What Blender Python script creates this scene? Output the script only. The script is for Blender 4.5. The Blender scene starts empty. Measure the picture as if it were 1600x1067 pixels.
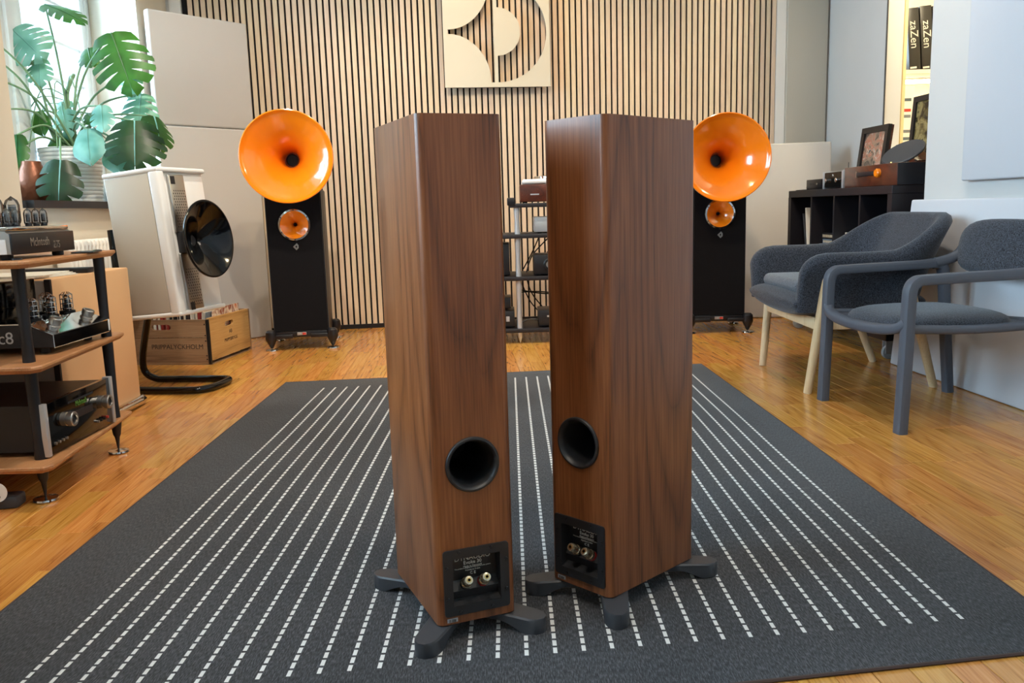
import bpy, bmesh, math, random
from mathutils import Vector, Matrix
random.seed(7)
SC = bpy.context.scene
COL = SC.collection
PI = math.pi

# ------------------------------------------------------------------ camera
CAMH = 0.785
F_PX, PITCH, ROLL = 1300.0, 0.1586, -0.0294
cd = bpy.data.cameras.new('camera'); cam = bpy.data.objects.new('camera', cd); COL.objects.link(cam)
cd.sensor_fit = 'HORIZONTAL'; cd.sensor_width = 36.0; cd.lens = F_PX/1600*36.0; cd.clip_start = 0.02
_f0, _r0, _u0 = Vector((0,1,0)), Vector((1,0,0)), Vector((0,0,1))
_f = _f0*math.cos(PITCH) - _u0*math.sin(PITCH); _u = _u0*math.cos(PITCH) + _f0*math.sin(PITCH)
_r = _r0*math.cos(ROLL) + _u*math.sin(ROLL); _u2 = _u*math.cos(ROLL) - _r0*math.sin(ROLL)
cam.matrix_world = Matrix(((_r.x,_u2.x,-_f.x,0),(_r.y,_u2.y,-_f.y,0),(_r.z,_u2.z,-_f.z,CAMH),(0,0,0,1)))
SC.camera = cam

# ------------------------------------------------------------------ view, world, lights
SC.view_settings.view_transform = 'Standard'; SC.view_settings.look = 'None'
SC.view_settings.gamma = 1.0; SC.view_settings.use_curve_mapping = False
SC.view_settings.exposure = 0.85
W = bpy.data.worlds.new('overcast_sky'); SC.world = W; W.use_nodes = True
bg = W.node_tree.nodes['Background']; bg.inputs[0].default_value = (0.62, 0.83, 1.0, 1); bg.inputs[1].default_value = 12.8

def area_light(name, loc, target, sx, sy, power, col, portal=False):
    d = bpy.data.lights.new(name, 'AREA'); d.shape = 'RECTANGLE'; d.size = sx; d.size_y = sy
    d.energy = power; d.color = col
    if portal: d.cycles.is_portal = True
    o = bpy.data.objects.new(name, d); COL.objects.link(o); o.location = loc
    o.rotation_euler = (Vector(target)-Vector(loc)).to_track_quat('-Z', 'Y').to_euler(); return o
def spot_light(name, loc, target, power, col, ang, blend=0.6, rad=0.04):
    d = bpy.data.lights.new(name, 'SPOT'); d.energy = power; d.color = col
    d.spot_size = math.radians(ang); d.spot_blend = blend; d.shadow_soft_size = rad
    o = bpy.data.objects.new(name, d); COL.objects.link(o); o.location = loc
    o.rotation_euler = (Vector(target)-Vector(loc)).to_track_quat('-Z', 'Y').to_euler(); return o
WARM = (1.0, 0.72, 0.42); WARM2 = (1.0, 0.86, 0.70)
# ceiling track spotlights of the showroom
spot_light('spotlight_sign', (0.1, 4.88, 3.08), (0.0, 5.85, 1.2), 30, WARM, 84, 0.8, 0.02)
for i, (x, y, tx, ty, p) in enumerate([(-1.0, 3.2, -1.3, 5.3, 96), (1.0, 3.2, 1.7, 5.4, 46), (0.0, 3.2, 0.0, 5.6, 56), (-0.3, 2.4, -1.6, 3.3, 85),
                                       (0.9, 2.2, 1.3, 3.8, 36), (0.1, 1.0, 0.0, 2.8, 30), (-0.6, 0.6, -1.2, 2.2, 48), (1.2, 0.6, 0.9, 1.8, 20)]):
    spot_light('spotlight_track', (x, y, 3.05), (tx, ty, 0.2), p, WARM if i == 2 else WARM2, 80)
# daylight portals in the three window openings of the left wall (they only guide the sky light)
WINS = [(3.51, 5.03), (0.35, 1.95), (-2.4, -0.8)]
WLX = lambda y: -1.811 - 0.058*y            # room side of the left wall
for a, b in WINS:
    m = (a+b)/2
    area_light('window_portal', (WLX(m)-0.40, m, 1.75), (2.0, m, 1.75), b-a+0.5, 1.75, 1, (1,1,1), portal=True)

# ------------------------------------------------------------------ materials
MATS = {}
def nt(name):
    m = bpy.data.materials.new(name); m.use_nodes = True; t = m.node_tree
    return m, t, t.nodes['Principled BSDF'], t.nodes, t.links
def sset(p, **kw):
    for k, v in kw.items():
        p.inputs[k].default_value = v
def C(h):                         # sRGB hex to linear
    h = h.lstrip('#'); o = []
    for i in (0,2,4):
        c = int(h[i:i+2],16)/255; o.append(c/12.92 if c <= .04045 else ((c+.055)/1.055)**2.4)
    return (o[0],o[1],o[2],1)
def plain(name, hexc, rough=0.5, metal=0.0, coat=0.0, bump=0.0, bscale=300, var=0.0, vscale=6, spec=0.5, sheen=0.0):
    m, t, p, N, L = nt(name)
    c = C(hexc); sset(p, **{'Base Color':c, 'Roughness':rough, 'Metallic':metal, 'Coat Weight':coat, 'Specular IOR Level':spec, 'Sheen Weight':sheen})
    p.inputs['Coat Roughness'].default_value = 0.05
    if bump or var:
        tc = N.new('ShaderNodeTexCoord')
    if bump:
        n = N.new('ShaderNodeTexNoise'); n.inputs['Scale'].default_value = bscale; n.inputs['Detail'].default_value = 3
        L.new(tc.outputs['Object'], n.inputs['Vector'])
        b = N.new('ShaderNodeBump'); b.inputs['Strength'].default_value = bump; b.inputs['Distance'].default_value = 0.002
        L.new(n.outputs['Fac'], b.inputs['Height']); L.new(b.outputs['Normal'], p.inputs['Normal'])
    if var:
        n2 = N.new('ShaderNodeTexNoise'); n2.inputs['Scale'].default_value = vscale; n2.inputs['Detail'].default_value = 4
        L.new(tc.outputs['Object'], n2.inputs['Vector'])
        mx = N.new('ShaderNodeMix'); mx.data_type = 'RGBA'; mx.blend_type = 'MIX'
        mx.inputs['A'].default_value = tuple(x*(1-var) for x in c[:3])+(1,); mx.inputs['B'].default_value = tuple(min(1,x*(1+var)) for x in c[:3])+(1,)
        L.new(n2.outputs['Fac'], mx.inputs['Factor']); L.new(mx.outputs['Result'], p.inputs['Base Color'])
    MATS[name] = m; return m
def math_n(N, L, op, a, b=None, c=None):
    n = N.new('ShaderNodeMath'); n.operation = op
    for i, x in enumerate((a,b,c)):
        if x is None: continue
        if hasattr(x, 'default_value'): L.new(x, n.inputs[i])
        else: n.inputs[i].default_value = x
    return n.outputs[0]
def ramp(N, L, fac, stops):
    r = N.new('ShaderNodeValToRGB'); e = r.color_ramp.elements
    while len(e) < len(stops): e.new(0.5)
    for el, (pos, col) in zip(e, stops): el.position = pos; el.color = col if len(col)==4 else col+(1,)
    L.new(fac, r.inputs['Fac']); return r.outputs['Color']
def wood(name, dark, mid, light, axis='Z', rough=0.42, coat=0.0, rings=14.0, rnd=None, fine=1.0, cs=1.0, spec=0.5, bumpk=0.12, cw=0.3, vr=0.2):
    """long grain along `axis`, cathedral figure from a stretched noise"""
    m, t, p, N, L = nt(name)
    tc = N.new('ShaderNodeTexCoord'); vec = tc.outputs['Object']
    mp = N.new('ShaderNodeMapping')
    sc = {'Z':(5*cs,5*cs,.55*cs), 'Y':(5*cs,.55*cs,5*cs), 'X':(.55*cs,5*cs,5*cs)}[axis]
    if rnd is not None:
        if rnd == 'OBJECT':
            r0 = N.new('ShaderNodeObjectInfo').outputs['Random']
        else:
            at = N.new('ShaderNodeAttribute'); at.attribute_name = rnd; r0 = at.outputs['Fac']
        cx = N.new('ShaderNodeCombineXYZ'); L.new(math_n(N,L,'MULTIPLY',r0,61.0), cx.inputs[0]); L.new(math_n(N,L,'MULTIPLY',r0,37.0), cx.inputs[1]); L.new(math_n(N,L,'MULTIPLY',r0,83.0), cx.inputs[2])
        va = N.new('ShaderNodeVectorMath'); va.operation = 'ADD'; L.new(vec, va.inputs[0]); L.new(cx.outputs[0], va.inputs[1]); vec = va.outputs[0]
    mp.inputs['Scale'].default_value = sc; L.new(vec, mp.inputs['Vector'])
    n = N.new('ShaderNodeTexNoise'); n.inputs['Scale'].default_value = 1.0; n.inputs['Detail'].default_value = 1.5; n.inputs['Roughness'].default_value = .4
    L.new(mp.outputs[0], n.inputs['Vector'])
    w = math_n(N,L,'POWER', math_n(N,L,'MULTIPLY', math_n(N,L,'PINGPONG', math_n(N,L,'MULTIPLY', n.outputs['Fac'], rings), 0.5), 2.0), 0.45)
    mp2 = N.new('ShaderNodeMapping'); k = 40*fine
    mp2.inputs['Scale'].default_value = {'Z':(k,k,1.2*fine),'Y':(k,1.2*fine,k),'X':(1.2*fine,k,k)}[axis]; L.new(vec, mp2.inputs['Vector'])
    n2 = N.new('ShaderNodeTexNoise'); n2.inputs['Scale'].default_value = 6.0; n2.inputs['Detail'].default_value = 3; L.new(mp2.outputs[0], n2.inputs['Vector'])
    f = math_n(N,L,'ADD', math_n(N,L,'MULTIPLY', w, cw), math_n(N,L,'MULTIPLY', n2.outputs['Fac'], 1.0-cw))
    col = ramp(N,L,f,[(0.22,dark),(0.52,mid),(0.82,light)])
    if rnd is not None:
        hs = N.new('ShaderNodeHueSaturation'); L.new(col, hs.inputs['Color'])
        L.new(math_n(N,L,'ADD', math_n(N,L,'MULTIPLY', r0, vr), 1.0-vr/2), hs.inputs['Value'])
        L.new(math_n(N,L,'ADD', math_n(N,L,'MULTIPLY', math_n(N,L,'FRACT', math_n(N,L,'MULTIPLY', r0, 7.3)), 0.02), 0.49), hs.inputs['Hue'])
        col = hs.outputs['Color']
    L.new(col, p.inputs['Base Color'])
    b = N.new('ShaderNodeBump'); b.inputs['Strength'].default_value = bumpk; b.inputs['Distance'].default_value = 0.001
    L.new(n2.outputs['Fac'], b.inputs['Height']); L.new(b.outputs['Normal'], p.inputs['Normal'])
    sset(p, **{'Roughness':rough, 'Coat Weight':coat, 'Specular IOR Level':spec}); p.inputs['Coat Roughness'].default_value = 0.12
    MATS[name] = m; return m
def fabric(name, h1, h2, scale=420, rough=0.95, bump=0.5, sheen=0.2):
    m, t, p, N, L = nt(name)
    tc = N.new('ShaderNodeTexCoord')
    n = N.new('ShaderNodeTexNoise'); n.inputs['Scale'].default_value = scale; n.inputs['Detail'].default_value = 2; L.new(tc.outputs['Object'], n.inputs['Vector'])
    col = ramp(N,L,n.outputs['Fac'],[(0.33,C(h1)),(0.68,C(h2))]); L.new(col, p.inputs['Base Color'])
    b = N.new('ShaderNodeBump'); b.inputs['Strength'].default_value = bump; b.inputs['Distance'].default_value = 0.001
    L.new(n.outputs['Fac'], b.inputs['Height']); L.new(b.outputs['Normal'], p.inputs['Normal'])
    sset(p, **{'Roughness':rough, 'Sheen Weight':sheen, 'Specular IOR Level':0.2})
    MATS[name] = m; return m
def emission(name, hexc, st):
    m, t, p, N, L = nt(name); sset(p, **{'Base Color':C(hexc), 'Emission Color':C(hexc), 'Emission Strength':st}); MATS[name] = m; return m
def glass(name, tint, refl=0.12):
    m, t, p, N, L = nt(name)
    tr = N.new('ShaderNodeBsdfTransparent'); tr.inputs[0].default_value = tint
    gl = N.new('ShaderNodeBsdfGlossy'); gl.inputs['Roughness'].default_value = 0.03
    fr = N.new('ShaderNodeFresnel'); fr.inputs['IOR'].default_value = 1.45
    mx = N.new('ShaderNodeMixShader'); L.new(math_n(N,L,'MULTIPLY_ADD',fr.outputs[0],0.9,refl*0.3), mx.inputs[0]); L.new(tr.outputs[0], mx.inputs[1]); L.new(gl.outputs[0], mx.inputs[2])
    L.new(mx.outputs[0], N['Material Output'].inputs['Surface']); MATS[name] = m; return m

plain('wall_paint', '#cfcecb', 0.75, var=0.02); plain('wall_cream', '#d9cdb8', 0.8, var=0.02); plain('ceiling_paint', '#e6e4df', 0.8)
plain('felt_grey', '#c3c0bc', 0.95, bump=0.3, bscale=700, var=0.02); plain('felt_beige', '#c2bcae', 0.95, bump=0.3, bscale=700)
plain('felt_white', '#cdcfd4', 0.9, bump=0.25, bscale=700, var=0.015)
plain('black_felt', '#16161a', 0.95); plain('black_satin', '#15151a', 0.4); plain('black_gloss', '#040405', 0.08, spec=0.4)
plain('black_plastic', '#232427', 0.42, bump=0.1, bscale=900); plain('dark_metal', '#1f2125', 0.42, metal=0.4); plain('navy_black', '#16181f', 0.45)
plain('chrome', '#d8d8d8', 0.08, metal=1.0); plain('brushed', '#b8b6b2', 0.32, metal=1.0); plain('silver_paint', '#c4c7cb', 0.35, metal=0.6); plain('gold', '#d9b36c', 0.18, metal=1.0)
plain('screw_metal','#3c3d40',0.28,metal=0.9); plain('post_metal','#cdbfa4',0.22,metal=0.85); plain('foot_grey', '#3f4146', 0.42, bump=0.15, bscale=1500, metal=0.15)
plain('orange_gloss', '#f08312', 0.16, coat=0.8); plain('white_gloss', '#d6cdb8', 0.22, coat=0.25); plain('white_matt', '#e9e8e4', 0.6); plain('paper', '#e4ded0', 0.85)
plain('white_lacquer', '#dfe0de', 0.3, coat=0.3); plain('grey_cloth', '#b5afa2', 0.95, bump=0.4, bscale=800)
plain('tan_leatherette', '#deb080', 0.7, var=0.04, vscale=3); plain('tan_shaded', '#a5a19b', 0.7)  # second tone is the tan body greyed for its shaded near end
plain('pot_white', '#e3e6e6', 0.35); plain('copper_vase', '#6e4029', 0.35, metal=0.5, bump=1.0, bscale=60); plain('soil', '#3a2c20', 0.9)
plain('sill_black', '#1c1d20', 0.4); plain('frame_paint', '#dfe4e6', 0.4); plain('radiator_white', '#e2ded3', 0.45)
plain('red_plastic', '#b01818', 0.35); plain('letter_white', '#d8d6d0', 0.6); plain('letter_black', '#2c2320', 0.7); plain('green_ink', '#4c7a2a', 0.6)
plain('chair_plastic', '#4d525c', 0.5, bump=0.12, bscale=1200); fabric('chair_fabric', '#14171c', '#454a55', 250, bump=.8); fabric('seat_fabric', '#171a1f', '#4e535d', 250, bump=.8)
fabric('cushion_fabric', '#3d4147', '#6a6f77', 250); fabric('speaker_cloth', '#08080b', '#141419', 900, bump=0.2, sheen=0.0)
plain('rubber', '#2a2b2d', 0.7); plain('wheel_grey', '#aab0b3', 0.45); plain('red_label', '#c0392b', 0.5)
wood('walnut', C('#3b1e10'), C('#784525'), C('#925b36'), 'Z', rough=0.36, rings=13, coat=0.12, spec=0.5, cw=0.28)
wood('bamboo', C('#8f5f3a'), C('#b07b50'), C('#c08d60'), 'Y', rough=0.4, rings=5)
wood('oak_plank', C('#8a531e'), C('#c4873e'), C('#d69e56'), 'Y', rough=0.24, rings=12, rnd='OBJECT', fine=0.9, coat=0.25, cs=1.6, cw=0.22, vr=0.2)
wood('oak_far', C('#8a531e'), C('#c4873e'), C('#d69e56'), 'Y', rough=0.24, rings=12, rnd='rnd', fine=0.9, coat=0.25, cs=1.6, cw=0.22, vr=0.2)
wood('slat_oak', C('#c0aa92'), C('#dac4a9'), C('#e4d2ba'), 'Z', rough=0.6, rings=6, rnd='OBJECT', fine=1.0, cw=0.12, vr=0.1)
wood('leg_wood', C('#c5a67c'), C('#d8bd94'), C('#e2caa5'), 'Z', rough=0.5, rings=5)
wood('crate_wood', C('#54412f'), C('#8a6c50'), C('#a08466'), 'X', rough=0.75, rings=7)  # weathered grey, and darkened for the shade on the viewer's side
wood('crate_end', C('#8a6636'), C('#b78d52'), C('#c9a267'), 'Y', rough=0.7, rings=7)
wood('case_wood', C('#2a120c'), C('#4a2114'), C('#6a3420'), 'Y', rough=0.3, rings=8, coat=0.3)
plain('black_brown', '#17141a', 0.5, bump=0.08, bscale=600)
glass('window_glass', (0.94,0.98,1,1)); glass('tube_glass', (0.9,0.9,0.9,1), 0.5)
emission('lamp_strip', '#fff0c8', 14.0)
plain('plywood_cream', '#e5d3a4', 0.6, var=0.03); plain('shelf_white', '#e6dfcd', 0.6); plain('box_black', '#211f1d', 0.35, var=0.3, vscale=9)

def leaf_mat(name, c1, c2):
    m, t, p, N, L = nt(name)
    tc = N.new('ShaderNodeTexCoord'); n = N.new('ShaderNodeTexNoise'); n.inputs['Scale'].default_value = 9; L.new(tc.outputs['Object'], n.inputs['Vector'])
    L.new(ramp(N,L,n.outputs['Fac'],[(0.35,C(c1)),(0.65,C(c2))]), p.inputs['Base Color'])
    sset(p, **{'Roughness':0.4,'Specular IOR Level':0.35})
    tl = N.new('ShaderNodeBsdfTranslucent'); tl.inputs[0].default_value = C('#7fae2e'); mx = N.new('ShaderNodeMixShader'); mx.inputs[0].default_value = 0.12
    L.new(p.outputs[0], mx.inputs[1]); L.new(tl.outputs[0], mx.inputs[2]); L.new(mx.outputs[0], N['Material Output'].inputs['Surface']); MATS[name] = m
leaf_mat('leaf_green', '#123f1a', '#2a6626'); leaf_mat('leaf_dark', '#082212', '#12381e'); leaf_mat('leaf_pale', '#4f8a80', '#7fb5ab')
plain('stem_green', '#6f8f6a', 0.5)

def painting(name, cols, scale):
    m, t, p, N, L = nt(name)
    tc = N.new('ShaderNodeTexCoord'); n = N.new('ShaderNodeTexNoise'); n.inputs['Scale'].default_value = scale; n.inputs['Detail'].default_value = 5; n.inputs['Distortion'].default_value = 1.5
    L.new(tc.outputs['Object'], n.inputs['Vector']); L.new(ramp(N,L,n.outputs['Fac'],[(0.3+0.4*i/(len(cols)-1),C(c)) for i,c in enumerate(cols)]), p.inputs['Base Color'])
    sset(p, Roughness=0.25); MATS[name] = m
painting('picture_print', ['#2b2623','#6a5a4e','#a88a74','#b8705a','#c9b8a4','#4a4a4c'], 14)
painting('picture_gold', ['#0e0c0a','#2a2417','#6a5c34','#9a8a5a','#1c1a16'], 12)
painting('record_sleeve', ['#c8642e','#e4d8c4','#8c3b22','#ded4c6'], 10)

# rug: dark flat-weave with white dashed woven lines; all in the rug's own coordinates (metres)
RX0, RD, RN = -0.8557, 0.0509, 34          # first line, spacing, number of lines
RSK = 0.0057/0.0509                        # the line ends drift along the rug by this slope
RY0, RL = 1.2578, 2.431
def rug_material():
    m, t, p, N, L = nt('rug_weave')
    tc = N.new('ShaderNodeTexCoord'); sp = N.new('ShaderNodeSeparateXYZ'); L.new(tc.outputs['Object'], sp.inputs[0])
    x, y = sp.outputs['X'], sp.outputs['Y']
    i = math_n(N,L,'DIVIDE', math_n(N,L,'SUBTRACT', x, RX0), RD)
    ir = math_n(N,L,'ROUND', i)
    dx = math_n(N,L,'MULTIPLY', math_n(N,L,'ABSOLUTE', math_n(N,L,'SUBTRACT', i, ir)), RD)
    onx = math_n(N,L,'LESS_THAN', dx, 0.0037)
    ri = math_n(N,L,'MULTIPLY', math_n(N,L,'GREATER_THAN', ir, -0.5), math_n(N,L,'LESS_THAN', ir, RN-0.5))
    v = math_n(N,L,'SUBTRACT', y, math_n(N,L,'ADD', RY0, math_n(N,L,'MULTIPLY', ir, RSK*RD)))
    rv = math_n(N,L,'MULTIPLY', math_n(N,L,'GREATER_THAN', v, 0.0), math_n(N,L,'LESS_THAN', v, RL))
    dash = math_n(N,L,'LESS_THAN', math_n(N,L,'FRACT', math_n(N,L,'DIVIDE', v, 0.0252)), 0.74)
    mask = math_n(N,L,'MULTIPLY', math_n(N,L,'MULTIPLY', onx, dash), math_n(N,L,'MULTIPLY', ri, rv))
    mp = N.new('ShaderNodeMapping'); mp.inputs['Scale'].default_value = (430, 75, 1); L.new(tc.outputs['Object'], mp.inputs[0])
    n = N.new('ShaderNodeTexNoise'); n.inputs['Scale'].default_value = 1.0; n.inputs['Detail'].default_value = 3; n.inputs['Roughness'].default_value = .65; L.new(mp.outputs[0], n.inputs['Vector'])
    n3 = N.new('ShaderNodeTexNoise'); n3.inputs['Scale'].default_value = 2.5; L.new(tc.outputs['Object'], n3.inputs['Vector'])
    f = math_n(N,L,'ADD', math_n(N,L,'MULTIPLY', n.outputs['Fac'], 0.85), math_n(N,L,'MULTIPLY', n3.outputs['Fac'], 0.15))
    base = ramp(N,L,f,[(0.38,C('#1b1c1e')),(0.5,C('#343538')),(0.64,C('#56575b'))])
    mx = N.new('ShaderNodeMix'); mx.data_type = 'RGBA'; L.new(mask, mx.inputs['Factor']); L.new(base, mx.inputs['A']); mx.inputs['B'].default_value = C('#d9dad8')
    L.new(mx.outputs['Result'], p.inputs['Base Color'])
    b = N.new('ShaderNodeBump'); b.inputs['Strength'].default_value = 0.7; b.inputs['Distance'].default_value = 0.0015
    L.new(math_n(N,L,'ADD', n.outputs['Fac'], math_n(N,L,'MULTIPLY', mask, 0.35)), b.inputs['Height']); L.new(b.outputs['Normal'], p.inputs['Normal'])
    sset(p, **{'Roughness':0.9,'Specular IOR Level':0.25,'Sheen Weight':0.15}); MATS['rug_weave'] = m
rug_material(); plain('rug_edge', '#4a3b36', 0.95)

# ------------------------------------------------------------------ mesh helpers
def T(x=0,y=0,z=0): return Matrix.Translation((x,y,z))
def RX(a): return Matrix.Rotation(a,4,'X')
def RY(a): return Matrix.Rotation(a,4,'Y')
def RZ(a): return Matrix.Rotation(a,4,'Z')
def basis(o, x, y, z):
    x,y,z = Vector(x),Vector(y),Vector(z)
    return Matrix(((x.x,y.x,z.x,o[0]),(x.y,y.y,z.y,o[1]),(x.z,y.z,z.z,o[2]),(0,0,0,1)))
class MB:
    def __init__(s): s.v=[]; s.f=[]
    def add(s, v, f, M=None):
        n=len(s.v)
        s.v += [tuple(M@Vector(p)) if M is not None else tuple(p) for p in v]
        s.f += [tuple(i+n for i in q) for q in f]; return s
    def box(s, x0,x1,y0,y1,z0,z1, M=None, b=0.0, seg=2):
        if b<=0:
            v=[(x0,y0,z0),(x1,y0,z0),(x1,y1,z0),(x0,y1,z0),(x0,y0,z1),(x1,y0,z1),(x1,y1,z1),(x0,y1,z1)]
            return s.add(v,[(0,3,2,1),(4,5,6,7),(0,1,5,4),(1,2,6,5),(2,3,7,6),(3,0,4,7)],M)
        bm=bmesh.new(); bmesh.ops.create_cube(bm,size=1)
        for q in bm.verts: q.co=Vector(((x0+x1)/2+q.co.x*(x1-x0),(y0+y1)/2+q.co.y*(y1-y0),(z0+z1)/2+q.co.z*(z1-z0)))
        bmesh.ops.bevel(bm,geom=bm.edges[:],offset=b,segments=seg,profile=0.5,affect='EDGES')
        return s.bm(bm,M)
    def bm(s,bm,M=None):
        bm.verts.index_update(); v=[tuple(q.co) for q in bm.verts]; f=[[q.index for q in g.verts] for g in bm.faces]; bm.free(); return s.add(v,f,M)
    def lathe(s, prof, n=32, M=None, cap0=False, cap1=False):
        v=[];f=[]
        for r,z in prof:
            for k in range(n):
                a=2*PI*k/n; v.append((r*math.cos(a),r*math.sin(a),z))
        for i in range(len(prof)-1):
            for k in range(n):
                k2=(k+1)%n; f.append((i*n+k,i*n+k2,(i+1)*n+k2,(i+1)*n+k))
        if cap0: f.append(tuple(range(n-1,-1,-1)))
        if cap1: f.append(tuple((len(prof)-1)*n+k for k in range(n)))
        return s.add(v,f,M)
    def cyl(s, r, z0, z1, n=20, M=None, b=0.0):
        if b: return s.lathe([(r-b,z0),(r,z0+b),(r,z1-b),(r-b,z1)],n,M,True,True)
        return s.lathe([(r,z0),(r,z1)],n,M,True,True)
    def rod(s, a, b, r0, r1=None, n=12):
        a,b=Vector(a),Vector(b); d=b-a; r1=r0 if r1 is None else r1
        M=Matrix.Translation(a)@d.to_track_quat('Z','Y').to_matrix().to_4x4()
        return s.lathe([(r0,0),(r1,d.length)],n,M,True,True)
    def tube(s, path, r, n=10, sub=1, closed=False, sx=1.0, sy=1.0, up=None, e=2.0):
        P=[Vector(p) for p in path]
        if sub>1:
            Q=[]; m=len(P)
            for i in range(m-1):
                p0=P[max(i-1,0)];p1=P[i];p2=P[i+1];p3=P[min(i+2,m-1)]
                for k in range(sub):
                    t=k/sub; Q.append(0.5*((2*p1)+(-p0+p2)*t+(2*p0-5*p1+4*p2-p3)*t*t+(-p0+3*p1-3*p2+p3)*t**3))
            Q.append(P[-1]); P=Q
        R=[r]*len(P) if not isinstance(r,(list,tuple)) else [r[0]+(r[1]-r[0])*i/(len(P)-1) for i in range(len(P))]
        v=[];f=[]; X=None
        for i,p in enumerate(P):
            if closed: d=(P[(i+1)%len(P)]-P[i-1]).normalized()
            else: d=(P[min(i+1,len(P)-1)]-P[max(i-1,0)]).normalized()
            if X is None:
                X=Vector(up) if up is not None else (Vector((0,0,1)) if abs(d.z)<.9 else Vector((1,0,0)))
            X=(X-d*X.dot(d)).normalized(); Y=d.cross(X)
            for k in range(n):
                a=2*PI*(k+.5)/n; ca,sa=math.cos(a),math.sin(a); q=(abs(ca)**e+abs(sa)**e)**(-1/e); v.append(tuple(p+X*(ca*q*R[i]*sx)+Y*(sa*q*R[i]*sy)))
        m=len(P)
        for i in range(m if closed else m-1):
            j=(i+1)%m
            for k in range(n):
                k2=(k+1)%n; f.append((i*n+k,i*n+k2,j*n+k2,j*n+k))
        if not closed: f.append(tuple(range(n-1,-1,-1))); f.append(tuple((m-1)*n+k for k in range(n)))
        return s.add(v,f)
    def prism(s, poly, z0, z1, M=None):
        n=len(poly); v=[(x,y,z0) for x,y in poly]+[(x,y,z1) for x,y in poly]
        f=[tuple(range(n-1,-1,-1)),tuple(range(n,2*n))]+[(i,(i+1)%n,n+(i+1)%n,n+i) for i in range(n)]
        return s.add(v,f,M)
    def holed(s, outer, holes, z0, z1, M=None):
        """plate in XY with holes, extruded from z0 to z1"""
        for z,flip in ((z0,True),(z1,False)):
            bm=bmesh.new(); E=[]
            for loop in [outer]+holes:
                vs=[bm.verts.new((x,y,z)) for x,y in loop]
                E+=[bm.edges.new((vs[i],vs[(i+1)%len(vs)])) for i in range(len(vs))]
            bmesh.ops.triangle_fill(bm,use_beauty=True,edges=E)
            bm.normal_update()
            for g in bm.faces:
                if (g.normal.z<0)!=flip: g.normal_flip()
            s.bm(bm,M)
        for li,loop in enumerate([outer]+holes):
            n=len(loop); v=[(x,y,z0) for x,y in loop]+[(x,y,z1) for x,y in loop]
            s.add(v,[(i,(i+1)%n,n+(i+1)%n,n+i) for i in range(n)],M)
        return s
    def build(s, name, mat, parent=None, smooth=35, fix=True):
        me=bpy.data.meshes.new(name); me.from_pydata(s.v,[],s.f); me.update()
        if fix:
            bm=bmesh.new(); bm.from_mesh(me); bmesh.ops.recalc_face_normals(bm,faces=bm.faces[:]); bm.to_mesh(me); bm.free()
        if smooth:
            me.polygons.foreach_set('use_smooth',[True]*len(me.polygons)); me.set_sharp_from_angle(angle=math.radians(smooth))
        me.materials.append(MATS[mat] if isinstance(mat,str) else mat)
        o=bpy.data.objects.new(name,me); COL.objects.link(o)
        if parent: o.parent=parent
        return o
def tag(o,label=None,cat=None,group=None,kind=None):
    if label: o['label']=label
    if cat: o['category']=cat
    if group: o['group']=group
    if kind: o['kind']=kind
    return o
def thing(name,label,cat,loc=(0,0,0),rz=0.0,group=None):
    o=bpy.data.objects.new(name,None); o.empty_display_size=.05; COL.objects.link(o); o.location=loc; o.rotation_euler=(0,0,rz)
    return tag(o,label,cat,group)
def struct(o): o['kind']='structure'; return o
def copy_tree(o,parent=None):
    c=o.copy(); COL.objects.link(c)
    if parent: c.parent=parent
    for ch in o.children: copy_tree(ch,c)
    return c
def text(s,size,mat,parent,M,name='lettering',depth=0.0006,align='CENTER'):
    cu=bpy.data.curves.new(name,'FONT'); cu.body=s; cu.size=size; cu.extrude=depth; cu.align_x=align; cu.align_y='CENTER'; cu.resolution_u=3
    t=bpy.data.objects.new(name+'_tmp',cu); COL.objects.link(t); bpy.context.view_layer.update()
    me=bpy.data.meshes.new_from_object(t.evaluated_get(bpy.context.evaluated_depsgraph_get()))
    bpy.data.objects.remove(t); bpy.data.curves.remove(cu)
    me.name=name; me.transform(M); me.materials.clear(); me.materials.append(MATS[mat])
    o=bpy.data.objects.new(name,me); COL.objects.link(o)
    if parent: o.parent=parent
    return o
def arc(cx,cy,rx,ry,a0,a1,n):
    return [(cx+rx*math.cos(math.radians(a0+(a1-a0)*i/n)),cy+ry*math.sin(math.radians(a0+(a1-a0)*i/n))) for i in range(n+1)]
def rrect(x0,x1,y0,y1,r,n=5):
    return arc(x1-r,y0+r,r,r,-90,0,n)+arc(x1-r,y1-r,r,r,0,90,n)+arc(x0+r,y1-r,r,r,90,180,n)+arc(x0+r,y0+r,r,r,180,270,n)

# ================================================================== THE SETTING
CEIL = 3.2
# --- back wall: local x along the wall, local y into the wall, slat fronts at y = 0
BW = dict(loc=(-1.0,5.675,0), rz=math.atan(0.12))
wall_back = struct(MB().box(-1.35,3.46,0.02,0.2,0,CEIL).build('wall_back','wall_paint',smooth=0))
wall_back.location=BW['loc']; wall_back.rotation_euler=(0,0,BW['rz'])
MB().box(-1.04,2.913,0.012,0.02,0.0,2.95).build('felt_backing','black_felt',wall_back,0)
MB().box(-1.04,2.913,-0.004,0.012,0.0,0.03).build('base_strip','black_satin',wall_back,0)
MB().box(2.916,2.984,-0.004,0.02,0.0,CEIL).build('edge_trim','white_matt',wall_back,0)
MB().box(-1.115,-1.045,-0.002,0.02,0.0,CEIL).build('edge_trim','white_matt',wall_back,0)
PITCHS, GAP = 0.0405, 0.0125
sm = MB(); w=(PITCHS-GAP)/2; c=.0015
sm.prism([(-w,0.012),(-w,c),(-w+c,0),(w-c,0),(w,c),(w,0.012)],0.03,2.95)
x=-0.645-PITCHS/2; 
while x-PITCHS>-1.04+0.02: x-=PITCHS
slat0=None
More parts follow.
